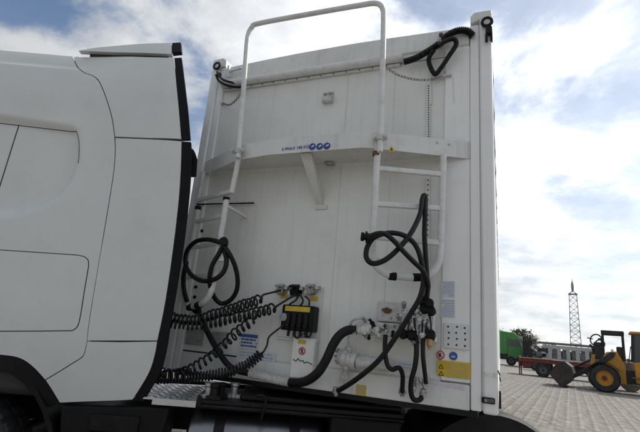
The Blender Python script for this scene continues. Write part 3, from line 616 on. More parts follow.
rv = random.Random(11)
for i in range(34):
    x, y = (rv.uniform(362,400), rv.uniform(319,338)) if i % 2 else (rv.uniform(402,434), rv.uniform(306,346)); r_ = rv.uniform(.007,.015); ax_ = Vector((rv.uniform(-1,1), -1, rv.uniform(-1.4,1.4)))
    MB().lathe(T(x,y,-.125 if i % 2 else -.155), ax_, [(0,r_),(.012,r_),(.013,r_*.7),(.03,r_*.7),(.031,r_*1.1),(.045,r_*1.1),(.045,0)], 8).build('small_fitting', rv.choice(('grimy_white','sticker_white','zinc','black_plastic','zinc')), tr)
for i in range(7):
    x = rv.uniform(404,430); MB().tube(cat_([T(x,rv.uniform(310,322),-.15), T(x+rv.uniform(-4,4),rv.uniform(322,330),-.20), T(x+rv.uniform(-5,5),rv.uniform(332,342),-.15)], 6), .006, 7).build('thin_line', 'coil_black', tr)
for (x, y) in ((402,392),(423,393),(335.5,391)): fitting('hose_end', T(x,y-4,-.10), T(x+.3,y+5,-.09), [.018,.024,.014], m='zinc', n=10)
# ---- loose hoses (things of their own)
hp_ = lambda pts: [T(x, y, Y) for (x, y, Y) in pts]
ladder_y = lambda x: LA[1]+(LB[1]-LA[1])*((x-378)/(470-378))
hk = Lr(423.5,198,.06)
o = hose('hydraulic_hose', hp_([(426,302,-.15),(427.5,288,-.20),(426,262,-.22),(424.5,235,-.23),(425.2,212,-.235)]) + [Lr(425.4,200,.035), Lr(424.4,195.3,.05), Lr(422.3,199,.07)] + hp_([(420,214,-.27),(411,233,-.34),(398,249,-.39),(385,260,-.42),(373,263.5,-.43),(366.5,258,-.43),(367,248,-.42),(373,238.5,-.41),(383,234,-.40),(394,233,-.38),(406,236.5,-.36),(416,246,-.33),(421.5,262,-.31),(423.5,280,-.29),(420,297,-.28),(411,313,-.27),(397,335,-.25),(379,360,-.22),(358,378,-.18),(341,389,-.12),(334.5,391.5,-.07)]), .0168, 'long black hydraulic hose looped over a ladder rung, running down to the rail', k=10, n=14)
o = hose('hydraulic_hose', hp_([(368,237,-.47),(378,233.5,-.47),(386,234.5,-.455),(395,242,-.44),(405,253,-.41),(415,263,-.36),(423,271,-.335),(428,284,-.28),(426,297,-.20),(423,306,-.16)]), .016, 'shorter black hydraulic hose with a knobbed end crossing the ladder', k=10)
kb = MB().lathe(T(369,237.3,-.475), (-1,-.2,.05), [(-.01,.017),(0,.026),(.012,.028),(.014,.022),(.03,.022),(.034,.030),(.05,.028),(.052,0)], 16); kb.tube([T(366.5,231.5,-.475), T(366.5,243,-.475)], .007, 8); kb.build('coupling_knob', 'black_plastic', o)
hose('thick_suction_hose', hp_([(290,382.3,-.09),(299,382.5,-.12),(308,380,-.15),(318,372.5,-.17),(326,360,-.18),(333,345,-.18),(340,335,-.17),(348,330.2,-.15),(357,329.6,-.14)]), .0315, 'thick black suction hose rising in a curve to the white pipe fitting', k=12, n=16)
hose('braided_hose', hp_([(250,373.5,-.075),(258,375,-.08),(268,377.5,-.085),(280,380.3,-.09),(292,382.4,-.09)]), .029, 'frayed white braided hose sleeve lying along the bottom rail', m='grimy_white', k=26, corr=(.12,.018), n=16)
hose('hydraulic_hose', hp_([(198,306,-.10),(200,316,-.12),(206,329,-.12),(214,344,-.12),(222,357,-.12),(230,366.5,-.11),(239,371,-.09),(251,373.6,-.075)]), .022, 'black hydraulic hose slanting down from the ladder foot to the braided sleeve', k=10)
hose('coiled_hose', hp_([(224,244,-.30),(216,241,-.31),(207,239.5,-.30),(197,241,-.29),(189.5,247,-.26),(185.6,256,-.24),(186,266,-.23),(191,274.5,-.25),(199,279.8,-.28),(208,281,-.31),(217,278,-.33),(224,271,-.33),(226.5,261,-.33),(224.5,250,-.32)]), .0185, 'black hose wound in a round ring on the lower ladder rail', k=8)
o = hose('coiled_hose', hp_([(224,246,-.34),(229.5,254,-.33),(235,266,-.27),(237.6,279,-.22),(236.4,291,-.18),(230.5,300,-.16),(222,303.5,-.16),(215.5,299,-.20),(211,289,-.26),(209.6,278,-.31),(212,266,-.33),(218,255,-.335),(223,246,-.335)]), .018, 'black hose hanging in a long loop below the round hose ring', k=8)
kb = MB().lathe(T(225,243.5,-.32), (.3,-1,.2), [(-.03,.018),(0,.028),(.03,.034),(.05,.034),(.055,.02),(.055,0)], 16); kb.build('coupling_knob', 'black_plastic', o)
hose('hydraulic_hose', hp_([(186.5,262,-.225),(183.5,276,-.17),(184,290,-.13),(188,303,-.115),(197,313,-.11)]), .019, 'black hydraulic hose dropping straight from the round hose ring', k=8)
hose('drop_hose', hp_([(385.5,335,-.17),(385,345,-.19),(385.5,356,-.20),(388,366,-.20),(392.5,369.5,-.20),(396.5,368,-.19),(400,368.5,-.18),(402.5,375,-.16),(402.5,385,-.13),(402,394,-.10)]), .015, 'short black hose with a kink hanging below the valve block')
hose('drop_hose', hp_([(416,338,-.17),(416.5,352,-.20),(415,366,-.20),(411.5,380,-.18),(411,392,-.15),(414,399.5,-.12),(420,399.5,-.10),(423,394,-.09)]), .016, 'black hose from the couplings curling up at its lower end')
hose('drop_hose', hp_([(423,338,-.17),(423,355,-.19),(424.5,370,-.17),(426,383,-.12)]), .014, 'straight black hose hanging from the quick couplings')
hose('drop_hose', hp_([(416.5,346,-.10),(415.6,356,-.10),(415.8,366,-.09)]), .009, 'thin short black hose behind the coupling hoses')
# spiral air and electric lines between tractor and trailer
def coil(name, lead, axis, tail, R, r, turns, label, lean=.75):
    ax = cat_(axis, 24); L_ = [0]
    for a, b_ in zip(ax, ax[1:]): L_.append(L_[-1]+(b_-a).length)
    n_ = int(turns*14); pts = []; up = ZP
    for i in range(n_+1):
        t = i/n_*L_[-1]; j = max(0, min(len(ax)-2, next((q for q in range(len(L_)-1) if L_[q+1] >= t), len(ax)-2)))
        f_ = (t-L_[j])/max(L_[j+1]-L_[j], 1e-9); c = ax[j]+(ax[j+1]-ax[j])*f_; d = (ax[j+1]-ax[j]).normalized(); s1 = d.cross(up).normalized(); u1 = s1.cross(d)
        a = 2*PI*turns*i/n_; e = min(1, i/10, (n_-i)/10)
        pts.append(c+(u1*math.cos(a)+s1*math.sin(a)*.8+d*math.sin(a)*lean)*R*e*(1+.10*math.sin(i*.13)+.05*math.sin(i*.041)))
    path = (cat_(lead+[pts[0]], 6)[:-1] if lead else [])+pts+(cat_([pts[-1]]+tail, 6)[1:] if tail else [])
    o = MB().tube(path, r, 7).build(name, 'coil_black', None); return tag(o, label, 'air line', 'spiral lines between cab and trailer')

# ------------------------------------------------------------------ tractor unit, turned 63 degrees under the trailer (local x forward, y towards the camera side)
TH = rad(63); KP = Vector((-1.275, 1.25, 0)); FW = Vector((-math.sin(TH), -math.cos(TH), 0)); LT = Vector((math.cos(TH), -math.sin(TH), 0))
TM = Matrix(((FW.x,LT.x,0,KP.x),(FW.y,LT.y,0,KP.y),(0,0,1,0),(0,0,0,1))); TI = TM.inverted()
tk = thing('truck_tractor', 'white truck tractor with tall cab, black-edged side fairing and chrome tank', 'truck', TM)
def C_(x, y, lat): return TI @ onplane((x, y), LT, KP+LT*lat)
def lat_of(s, z):
    l = 1.25
    if z > 3.05: l -= .14*((z-3.05)/.75)**2.2
    if z < 1.5: l -= .05*((1.5-z)/.5)**2
    if s < 1.95: l -= .10*((1.95-s)/.5)**2
    if s > 2.2: l -= .012*(s-2.2)**2
    return l
def Cs(x, y):
    l = 1.25
    for _ in range(6): p = C_(x, y, l); l = lat_of(p.x, p.z)
    return (p.x, p.z)
def inset_poly(P, d):
    n = len(P); A_ = sum(P[i][0]*P[(i+1) % n][1]-P[(i+1) % n][0]*P[i][1] for i in range(n)); sg = 1 if A_ > 0 else -1; out = []
    for i in range(n):
        a, b_, c = Vector(P[i-1]), Vector(P[i]), Vector(P[(i+1) % n]); e1 = (b_-a).normalized(); e2 = (c-b_).normalized()
        n1 = Vector((-e1.y, e1.x))*sg; n2 = Vector((-e2.y, e2.x))*sg; m = (n1+n2); m = m/max(m.length_squared/2, .35) if m.length > 1e-6 else n1
        out.append((b_.x+m.x*d, b_.y+m.y*d))
    return out
def panel(name, P, m, parent, disp=None, th=.02, step=.06, gap=.0028, off=0., bevel=.004, latf=None):
    latf = latf or lat_of
    P = inset_poly(P, gap); bm = bmesh.new(); vs = [bm.verts.new((s, 0, z)) for s, z in P]; bm.faces.new(vs)
    xs = [p[0] for p in P]; zs = [p[1] for p in P]
    for ax, lo, hi in ((0, min(xs), max(xs)), (2, min(zs), max(zs))):
        k = math.floor(lo/step)+1
        while k*step < hi-1e-4:
            co = [0,0,0]; no = [0,0,0]; co[ax] = k*step; no[ax] = 1
            bmesh.ops.bisect_plane(bm, geom=bm.verts[:]+bm.edges[:]+bm.faces[:], plane_co=co, plane_no=no, dist=1e-5); k += 1
    for v in bm.verts: v.co.y = latf(v.co.x, v.co.z)+off+(disp(v.co.x, v.co.z) if disp else 0)
    bmesh.ops.recalc_face_normals(bm, faces=bm.faces)
    if sum(f.normal.y*f.calc_area() for f in bm.faces) < 0: bmesh.ops.reverse_faces(bm, faces=bm.faces)
    be = [e for e in bm.edges if e.is_boundary]; r = bmesh.ops.extrude_edge_only(bm, edges=be)
    for v in [g_ for g_ in r['geom'] if isinstance(g_, bmesh.types.BMVert)]: v.co.y -= th
    me = bpy.data.meshes.new(name); bm.to_mesh(me); bm.free(); me.materials.append(MAT[m]); return link(name, me, parent, bevel=bevel)
def sm2(P, k=5): return [(p.x, p.y) for p in cat_([Vector((a, b_, 0)) for a, b_ in P], k)]
def pxs(P, k=5): return [Cs(*q) for q in sm2(P, k)]
seam_up = pxs([(70.5,53),(73,59),(77,66.5),(84,72.5),(92,75.5),(98,80),(103,90),(108,104),(112.3,120),(114.6,137)], 4)
seam_mid = pxs([(114.6,137),(115.2,150),(113.8,170),(110,196),(104,232),(97.5,270),(92,303),(88,330),(87,341)], 4)
seam_low = pxs([(87,341),(84,354),(80,358.5),(72,363.5),(60,371),(45,380)], 4)
arch = pxs([(45,380),(35,369),(25,361),(15,357),(0,355)], 4)
rear_up = pxs([(174,57.5),(176,80),(179,110),(181.5,139.5)], 4)
rear_mid = pxs([(181.8,141),(181,170),(178.5,205),(172.5,255),(165,305),(157.5,341)], 4)
rear_low = pxs([(157.5,341),(155,355),(150,371),(141,387),(132.5,400)], 4)
out_up = pxs([(181.5,57),(185,85),(188,112),(190.2,139)], 4)
out_mid = pxs([(190.8,141.5),(191,155),(189.5,190),(184,240),(177,285),(169.5,328),(166,350),(160,372),(150,390),(143,402)], 4)
# main cab side with a moulded recess round the window
rec = [Cs(*q) for q in ((-70,100),(0,113),(74,124.5),(80,129),(82,142),(81.5,158),(78,172),(72,184),(62,196),(48,207),(32,214),(14,219),(-5,221),(-70,226))]
def sdf(P, s, z):
    d = 1e9; ins = False; n = len(P)
    for i in range(n):
        ax_, ay = P[i]; bx, by = P[(i+1) % n]; dx, dy = bx-ax_, by-ay; t = max(0, min(1, ((s-ax_)*dx+(z-ay)*dy)/(dx*dx+dy*dy+1e-12))); d = min(d, math.hypot(s-ax_-dx*t, z-ay-dy*t))
        if (ay > z) != (by > z) and s < (bx-ax_)*(z-ay)/(by-ay)+ax_: ins = not ins
    return -d if ins else d
zt_ = [q[1] for q in rec]
def recess(s, z):
    d = sdf(rec, s, z)
    if d > 0: return 0.
    w = .11 if z < 2.35 else .075
    t = min(1, -d/w); t = t*t*(3-2*t); return -.048*t
front_s = 3.95
sil_top = [Cs(-60,42), Cs(0,47), Cs(36,50)]
roof0 = Cs(0,47); crease = [Cs(0,63.5), Cs(40,67.5), Cs(77,70.5)]
fz = roof0[1]+.10
side = [(front_s, 1.32)]+[(front_s, fz-.02), (3.7, fz-.02), Cs(-40,43.7)]+[roof0, Cs(36,50)]+seam_up+seam_mid[1:]+seam_low[1:]+arch[1:]
ax0 = (2.92,.52)                                    # front axle
arch_front = [(ax0[0]+.80*math.cos(a)*1.0, ax0[1]+.80*math.sin(a)) for a in [rad(118-k*11) for k in range(1,8)]]
a_end = arch[-1]
side += [p for p in [(2.85,1.32),(3.05,1.315),(3.3,1.24),(3.5,1.10)] if p[0] > a_end[0]+.02]
side = [p for i, p in enumerate(side) if i == 0 or math.hypot(p[0]-side[i-1][0], p[1]-side[i-1][1]) > .004]
def crz(s, z):                                      # a moulded ledge, then the roof edge rolls over above it
    (s0_, z0_), (s1_, z1_) = crease[0], crease[2]; zc_ = z0_+(z1_-z0_)*(s-s0_)/(s1_-s0_)
    if z <= zc_: return 0
    f = min(1, max(0, (s-2.25)/.45)); t = min(1, (z-zc_)/.035); return (-.014*t*t*(3-2*t)-.30*max(0, z-zc_)**1.3)*f
cab = MB(); cab.hexa([(2.16,-1.2,1.0),(3.95,-1.2,1.0),(3.95,1.17,1.0),(2.16,1.17,1.0)], [(2.16,-1.2,3.0),(4.0,-1.2,3.0),(4.0,1.17,3.0),(2.16,1.17,3.0)])
cab.hexa([(2.16,-1.19,3.003),(3.98,-1.19,3.003),(3.98,1.16,3.003),(2.16,1.16,3.003)], [(2.16,-.95,3.58),(3.55,-.95,3.50),(3.55,.92,3.50),(2.16,.92,3.58)])
core = cab.build('cab_shell', 'cab_gap', tk, loc=True, bevel=.05)
body = panel('cab_side', side, 'cab_paint', tk, disp=lambda s, z: recess(s, z)+crz(s, z), step=.016)
back = MB(); back.box((2.12,-1.18,1.05), (2.156,1.14,2.98)); back.build('cab_back', 'cab_paint', tk, loc=True, bevel=.02)
MB().hexa([(2.13,-1.2,3.0),(3.6,-1.2,3.0),(3.6,-1.17,3.0),(2.13,-1.17,3.0)], [(2.13,-.96,3.6),(3.55,-.96,3.52),(3.55,-.93,3.52),(2.13,-.93,3.6)]).build('far_cab_side_top', 'cab_paint', tk, loc=True)
MB().box((2.13,-1.25,1.0), (3.95,-1.205,3.0)).build('far_cab_side', 'cab_paint', tk, loc=True, bevel=.01)
MB().hexa([(3.955,-1.2,1.0),(4.02,-1.2,1.0),(4.02,1.2,1.0),(3.955,1.2,1.0)], [(4.005,-1.2,3.0),(4.05,-1.2,3.0),(4.05,1.2,3.0),(4.005,1.2,3.0)]).build('cab_front', 'cab_paint', tk, loc=True, bevel=.02)
MB().hexa([(2.13,-.97,3.585),(3.56,-.97,3.505),(3.56,.90,3.505),(2.13,.90,3.585)], [(2.13,-.94,3.615),(3.54,-.94,3.535),(3.54,.87,3.535),(2.13,.87,3.615)]).build('cab_roof', 'cab_paint', tk, loc=True, bevel=.02)
# lower locker door lies flush over the side; its seam is a thin dark recess line
lk = pxs([(-40,247.2),(0,250),(40,252.6),(78,255.2)], 3)+pxs([(84,256.6),(88,260),(88.6,266)], 3)+pxs([(84,293),(80,318),(77,327),(72,330.6)], 3)+pxs([(40,331),(0,331.2),(-40,331.6)], 2)
panel('locker_seam', lk, 'cab_gap', tk, off=.0006, th=.004, gap=-.0035, bevel=0, disp=lambda s, z: recess(s, z)+crz(s, z))
panel('locker_door', lk, 'cab_paint', tk, off=.003, th=.006, bevel=.002, disp=lambda s, z: recess(s, z)+crz(s, z))
def seam_line(name, P, w=.0035, off=.0028):
    pts = []
    for q in sm2(P, 8):
        s, z = Cs(*q); l = lat_of(s, z)+recess(s, z)+crz(s, z); pts.append((s, l+off-.002, z))
    return MB().tube(pts, w, 6).build(name, 'cab_gap', tk, loc=True)
seam_line('door_seam', [(15.5,122.5),(12,133),(6,152),(0,171),(-6,190)]); seam_line('window_seam', [(75.5,130),(78.2,140),(78.6,152),(77.8,163)], .0025); seam_line('window_seam', [(-30,117.5),(0,121),(40,126),(75.5,130.5)], .0030)
# fairing panels, each its own plate
fair_low_lat = lambda s, z: lat_of(s, z)+.004
up_poly = [Cs(76,53.2)]+pxs([(77,54.2),(110,55.5),(145,56.8),(174,57.5)], 3)+rear_up[1:]+[Cs(181,139.2), Cs(150,138.3)]+seam_up[::-1][:-1]
panel('fairing_upper', up_poly, 'cab_paint', tk, gap=.0035, disp=crz)
panel('fairing_middle', [Cs(115,137.6), Cs(150,139), ]+rear_mid+[Cs(120,341)]+seam_mid[::-1], 'cab_paint', tk, gap=.0035)
panel('fairing_lower', [Cs(120,341.6), ]+rear_low+[Cs(95,401.6), Cs(59.5,403)]+pxs([(59.5,403),(51,389),(45,380)], 3)[1:]+seam_low[::-1][1:], 'cab_paint', tk, gap=.0035)
panel('fairing_backing', [Cs(62,54.5), Cs(77,57), Cs(173,60)]+rear_up[2:]+rear_mid[1:]+rear_low[1:]+[Cs(60,402)]+[Cs(50,382), Cs(86,352), Cs(95,310), Cs(111,165), Cs(104,112), Cs(90,82), Cs(70,72), Cs(62,66)], 'cab_gap', tk, off=-.024, th=.01, bevel=0, disp=crz)
panel('deflector_gap', [Cs(88,51.5), Cs(168,51), Cs(168,60), Cs(88,58)], 'cab_gap', tk, off=-.03, th=.01, bevel=0)
# black rubber trailing edge in two lengths with a slit between
panel('rubber_edge', rear_up+out_up[::-1], 'rubber', tk, th=.03, gap=.0012, off=-.006); panel('rubber_edge', rear_mid+rear_low[1:]+out_mid[::-1], 'rubber', tk, th=.03, gap=.0012, off=-.006)
# roof wind deflector and its black end cap
dfp = [Cs(79,51.6)]+pxs([(95,48.6),(125,45.8),(150,44.2),(172,43.6)], 3)+[Cs(172,55), Cs(150,54), Cs(115,53.2)]
panel('roof_deflector', dfp, 'cab_paint', tk, th=.05, gap=.001, off=.012)
panel('deflector_end_cap', [Cs(172.3,43.6), Cs(181.2,43.2), Cs(181.8,52.6), Cs(172.3,53.6)], 'rubber', tk, th=.05, gap=.001, off=.012)
# snorkel and grab bar at the back of the cab
sn = MB(); p0, p1 = C_(194,152,.82), C_(192,176,.82); sn.tube(cat_([p0+Vector((.10,0,-.02)), p0+Vector((.04,0,.0)), p0+Vector((0,0,-.06)), (p0+p1)/2, p1], 6), .035, 12); sn.build('air_hose', 'rubber', tk, loc=True)
MB().tube([(1.93,.80,1.2), (1.93,.80,2.6)], .02, 10).build('grab_bar', 'black_steel', tk, loc=True)
for z in (1.25,2.55): MB().tube([(1.93,.80,z), (2.13,.80,z)], .014, 8).build('grab_bar_stay', 'black_steel', tk, loc=True)
# wheel-arch liner, front wheel
al = MB(); R0 = .745; n_ = 20; vs = []; fs = []
for k in range(n_+1):
    a = rad(-5+k*190/n_); 
    for (y, r) in ((1.20,R0),(1.20,R0+.03),(.72,R0+.03),(.72,R0)): vs.append((ax0[0]-r*math.cos(a)*1.02, y, ax0[1]+r*math.sin(a)))
for k in range(n_):
    for j in range(4): fs.append((k*4+j, k*4+(j+1) % 4, k*4+4+(j+1) % 4, k*4+4+j))
al.add(vs, fs).build('arch_liner', 'black_plastic', tk, loc=True)
ap = pxs([(45,380),(35,369),(25,361),(15,357),(0,355)], 4)
lip_out = [(p[0], p[1]) for p in ap]+[(2.85,1.305),(3.05,1.30),(3.3,1.225),(3.5,1.085)]
lip_in = [(ax0[0]+(p[0]-ax0[0])*.86, ax0[1]+(p[1]-ax0[1])*.86) for p in lip_out]
s0 = Cs(59.5,403); lip_out = [s0, Cs(52,391)]+lip_out; lip_in = [(ax0[0]+(s0[0]-ax0[0])*.88, s0[1]-.03), (ax0[0]+(Cs(52,391)[0]-ax0[0])*.87, Cs(52,391)[1]-.03)]+lip_in
panel('arch_trim', lip_out+lip_in[::-1], 'black_plastic', tk, gap=.002, off=-.012, th=.10, bevel=.008)
def wheel(parent, c, axis, R=.51, w=.30, hub='zinc', dual=False, tread=True):
    c, a = Vector(c), Vector(axis).normalized(); h = w/2
    o = MB().lathe(c, a, [(-h*.86,R*.58),(-h,R*.66),(-h,R*.88),(-h*.86,R*.97),(-h*.5,R),(h*.5,R),(h*.86,R*.97),(h,R*.88),(h,R*.66),(h*.86,R*.58)], 40, caps=False).build('wheel', 'tyre', parent, loc=True)
    if tread:
        tm = MB(); u = a.orthogonal().normalized(); w_ = a.cross(u)
        for k in range(36):
            t = 2*PI*k/36; e = u*math.cos(t)+w_*math.sin(t); f_ = a.cross(e)
            for sg in (-.55,.55): tm.obox(c+e*(R*.995)+a*(h*sg), a*h*.34, f_*R*.055, e*R*.02)
        tm.build('tread_blocks', 'tyre', o, loc=True, kind='stuff')
    MB().lathe(c, a, [(-h*.8,R*.57),(h*.3,R*.57),(h*.8,R*.585),(h*.86,R*.56),(h*.5,R*.50),(h*.15,R*.34),(h*.2,R*.24),(h*.75,R*.22),(h*.85,R*.18),(h*.85,0)], 32).build('rim', hub, o, loc=True)
    nb = MB(); u = a.orthogonal().normalized(); w_ = a.cross(u)
    for k in range(10):
        t = 2*PI*k/10; nb.lathe(c+(u*math.cos(t)+w_*math.sin(t))*R*.30+a*h*.16, a, [(0,R*.028),(h*.22,R*.028),(h*.26,0)], 6)
    nb.build('wheel_nuts', 'zinc', o, loc=True, kind='stuff'); return o
for sg in (1,-1): wheel(tk, (ax0[0], sg*1.02, .51), (0,sg,0)); wheel(tk, (-.75, sg*1.03, .51), (0,sg,0)); wheel(tk, (-.75, sg*.70, .51), (0,sg,0), tread=False)
# black side skirt and step below the fairing
sk = MB(); sk.hexa([(1.55,.80,.48),(2.12,.80,.48),(2.12,1.16,.48),(1.55,1.16,.48)], [(1.48,.80,1.0),(2.18,.80,.97),(2.18,1.19,.97),(1.48,1.17,1.0)]); sk.build('side_skirt', 'black_plastic', tk, loc=True, bevel=.02)
sb_ = MB(); sb_.box((1.66,1.165,.82), (1.98,1.195,.93)); sb_.box((1.62,1.165,.60), (2.02,1.195,.66)); sb_.build('skirt_step', 'black_plastic', tk, loc=True, bevel=.012)
# chassis
for sg in (1,-1): MB().box((-1.2,sg*.42-.05,.72), (3.6,sg*.42+.05,1.0)).build('chassis_rail', 'black_steel', tk, loc=True, bevel=.01)
for x in (-1.1,-.75,.2,1.2,2.2): MB().box((x-.06,-.37,.76), (x+.06,.37,.96)).build('cross_member', 'black_steel', tk, loc=True)
for x in (-.75, ax0[0]): MB().tube([(x,-.9,.51), (x,.9,.51)], .09, 14).build('axle', 'black_steel', tk, loc=True)
fw_ = MB().lathe((0,0,1.02), (0,0,1), [(0,.46),(.09,.46),(.10,.40),(.128,.38),(.128,0)], 36); fw_.box((-.3,-.42,.99), (.3,.42,1.04)); fw_.build('fifth_wheel', 'black_steel', tk, loc=True)
# rear mudguards
for sg in (1,-1):
    mg = MB(); vs = []; fs = []; n_ = 26; R0 = .615
    for k in range(n_+1):
        a = rad(12+k*156/n_)
        for (y, r) in ((.56,R0),(.56,R0+.012),(1.20,R0+.012),(1.245,R0-.015),(1.25,R0-.13),(1.235,R0-.13),(1.20,R0)): vs.append((-.75-r*math.cos(a), sg*y, .52+r*math.sin(a)))
    m7 = 7
    for k in range(n_):
        for j in range(m7): fs.append((k*m7+j, k*m7+(j+1) % m7, k*m7+m7+(j+1) % m7, k*m7+m7+j))
    fs += [tuple(range(m7)), tuple(range(n_*m7, n_*m7+m7))]
    mg.add(vs, fs).build('mudguard', 'black_plastic', tk, loc=True)
    MB().box((-.80,sg*.40-.03,.95), (-.70,sg*.40+.03,1.10)).build('mudguard_bracket', 'black_steel', tk, loc=True)
for sg in (1,-1): MB().box((-1.40,sg*.90-.30,.14), (-1.385,sg*.90+.30,.66)).build('mudflap', 'rubber', tk, loc=True)
# chrome tank with straps, black box covers above
tc_ = (.88,.86,.71); RT = .315
MB().lathe((.42,tc_[1],tc_[2]), (1,0,0), [(0,0),(0,RT*.86),(.02,RT*.97),(.05,RT),(.89,RT),(.92,RT*.97),(.94,RT*.86),(.94,0)], 48).build('air_tank', 'tank_metal', tk, loc=True)
for x in (.62,1.14): MB().lathe((x-.035,tc_[1],tc_[2]), (1,0,0), [(0,RT),(0,RT+.007),(.07,RT+.007),(.07,RT)], 48).build('tank_strap', 'black_steel', tk, loc=True)
for x in (.62,1.14): MB().box((x-.04,.47,.55), (x+.04,.60,.98)).build('tank_bracket', 'black_steel', tk, loc=True)
bx = MB(); bx.box((-.12,.45,.45), (.38,1.18,1.02)); bx.build('battery_box', 'black_plastic', tk, loc=True, bevel=.02)
ct = MB(); ct.box((-.14,.47,1.035), (1.30,1.16,1.066)); ct.build('catwalk_cover', 'black_steel', tk, loc=True, bevel=.006)
MB().box((-.14,.55,1.068), (1.02,1.10,1.105)).build('cable_tray', 'black_steel', tk, loc=True, bevel=.01)
MB().tube([(-.14,1.15,1.02), (1.36,1.15,1.02)], .016, 10).build('cover_edge_rail', 'black_steel', tk, loc=True)
hk_ = MB(); q = C_(263,401,1.17); hk_.tube(cat_([q+Vector((.05,0,.03)), q+Vector((.0,0.02,.035)), q+Vector((-.02,.03,0)), q+Vector((-.01,.02,-.06)), q+Vector((0,0,-.12))], 6), .010, 8); hk_.build('tank_hook', 'black_steel', tk, loc=True)
# aluminium tread plate behind the cab
tp = [(1.70,.40),(1.34,.30),(1.31,1.17),(1.86,1.17),(1.90,.40)]
tpo = MB().hexa([(x,y,1.040) for x, y in tp], [(x,y,1.052) for x, y in tp]).build('tread_plate', 'aluminium', tk, loc=True)
rbm = MB()
for k in range(13):
    for j in range(9):
        x = 1.38+j*.055+(.0275 if k % 2 else 0); y = .42+k*.058
        if x < 1.84: rbm.bar((x-.018, y-.018 if (j+k) % 2 else y+.018, 1.0535), (x+.018, y+.018 if (j+k) % 2 else y-.018, 1.0535), .011, .004)
rbm.build('tread_bars', 'aluminium', tpo, loc=True, bevel=.0015, kind='stuff')
MB().bar((1.31,1.178,1.032), (1.60,1.178,1.032), .012, .04).build('plate_edge', 'aluminium', tk, loc=True)
MB().box((1.28,.28,1.02), (1.31,1.17,1.085)).build('plate_stop', 'black_steel', tk, loc=True)
# coupling heads standing on the catwalk
for (x, y, m) in ((208.5,389,'zinc'),(221,388.5,'black_plastic'),(234,388.5,'zinc'),(214,390,'black_steel')):
    p = TI @ H(x, y+4, 1.10); p.y = max(p.y, .35); c = MB(); z0 = 1.066
    c.lathe((p.x,p.y,z0), (0,0,1), [(0,.035),(.03,.035),(.035,.026),(.075,.026),(.08,.034),(.10,.034),(.104,.02),(.104,0)], 16); c.obox((p.x,p.y,z0+.012), (.05,0,0), (0,.03,0), (0,0,.012)); c.build('coupling_head', m, tk, loc=True, bevel=.002)

# spiral lines (run from the wall sockets to the back of the cab)
W_ = lambda s, l, z: TM @ Vector((s, l, z))
coil('spiral_line', hp_([(281,290,-.09),(272,292.5,-.14),(263,295,-.17)]), hp_([(262,299,-.18),(240,306,-.22),(215,314,-.27),(190,320,-.30)])+[W_(1.80,.86,1.62)], [W_(1.90,.85,1.64), W_(2.125,.82,1.66)], .033, .0078, 27, 'thin black spiral line, uppermost of those reaching the left metal socket')
coil('spiral_line', hp_([(296,294,-.11),(288,299,-.15),(277,306,-.18)]), hp_([(276,308,-.18),(250,314,-.22),(220,321,-.27),(192,325,-.30)])+[W_(1.80,.84,1.56)], [W_(1.90,.84,1.58), W_(2.125,.82,1.60)], .034, .0080, 28, 'black spiral line leading to the black plug above the control box')
coil('spiral_line', hp_([(256,311,-.20),(256.5,317,-.2)]), hp_([(255,319,-.20),(238,331,-.22),(222,347,-.25),(206,360,-.28),(190,369,-.30),(176,374,-.33)])+[W_(1.78,.92,1.20)], [W_(1.92,.90,1.2), W_(2.125,.88,1.22)], .032, .0072, 22, 'loosely stretched black spiral line sloping down past the blue notice sticker')
coil('spiral_line', hp_([(284,325,-.14),(277,330,-.16),(269,337,-.18),(267,345,-.18),(264,351,-.19)]), hp_([(262,353,-.19),(248,364,-.21),(228,372,-.24),(205,376,-.28),(184,377.5,-.33)])+[W_(1.66,1.0,1.15)], [W_(1.78,.98,1.14), W_(2.125,.9,1.18)], .031, .0072, 36, 'tightly wound thick black spiral line sagging over the tread plate', lean=.2)
coil('spiral_line', hp_([(200,373.5,-.24),(196,374.5,-.25)]), hp_([(193,373,-.26),(182,372.5,-.30)])+[W_(1.62,1.02,1.19), W_(1.70,1.0,1.19)], [W_(1.80,.96,1.18), W_(2.125,.86,1.20)], .024, .0075, 14, 'short tight black spiral line bundled against the rubber fairing edge', lean=.2)

# trailer running gear
for y in (8.7, 10.0, 11.3):
    MB().tube([(-2.3,y,.52), (-.25,y,.52)], .07, 12).build('axle', 'black_steel', tr)
    for sg, x in ((1,-.22),(-1,-TW+.22)):
        c = Vector((x,y,.52))-Vector((-TW/2,6.8,0)); wheel(tr, c, (sg,0,0), R=.52, w=.36)
for x in (-1.75,-.80): MB().box((x-.07,.4,.82), (x+.07,TL-.1,1.16)).build('chassis_beam', 'trailer_steel', tr)
for x in (-2.05,-.50):
    MB().box((x-.06,3.52,.03), (x+.06,3.66,1.18)).build('landing_leg', 'trailer_steel', tr, bevel=.01); MB().box((x-.12,3.48,0.002), (x+.12,3.70,.03)).build('landing_foot', 'black_steel', tr)

# ------------------------------------------------------------------ background: things across the yard
def D(x, y, dist):                                  # the point at a given level distance from the camera
    d = ray((x, y)); return CAM + d*(dist/math.hypot(d.x, d.y))
def frame(px, dist):                                # upright frame standing on the ground, x along the picture's left, y towards the camera
    p = D(px, 370, dist); d = Vector((p.x-CAM.x, p.y-CAM.y, 0)).normalized(); f = Vector((-d.y, d.x, 0)); l = Vector((-f.y, f.x, 0))
    return Matrix(((f.x,l.x,0,p.x),(f.y,l.y,0,p.y),(0,0,1,0),(0,0,0,1)))
def rails(parent, name, m, segs, w, bevel=.01):
    for a, b_ in segs: MB().bar(a, b_, w, w, up=(0,1,0)).build(name, m, parent, loc=True, bevel=bevel)
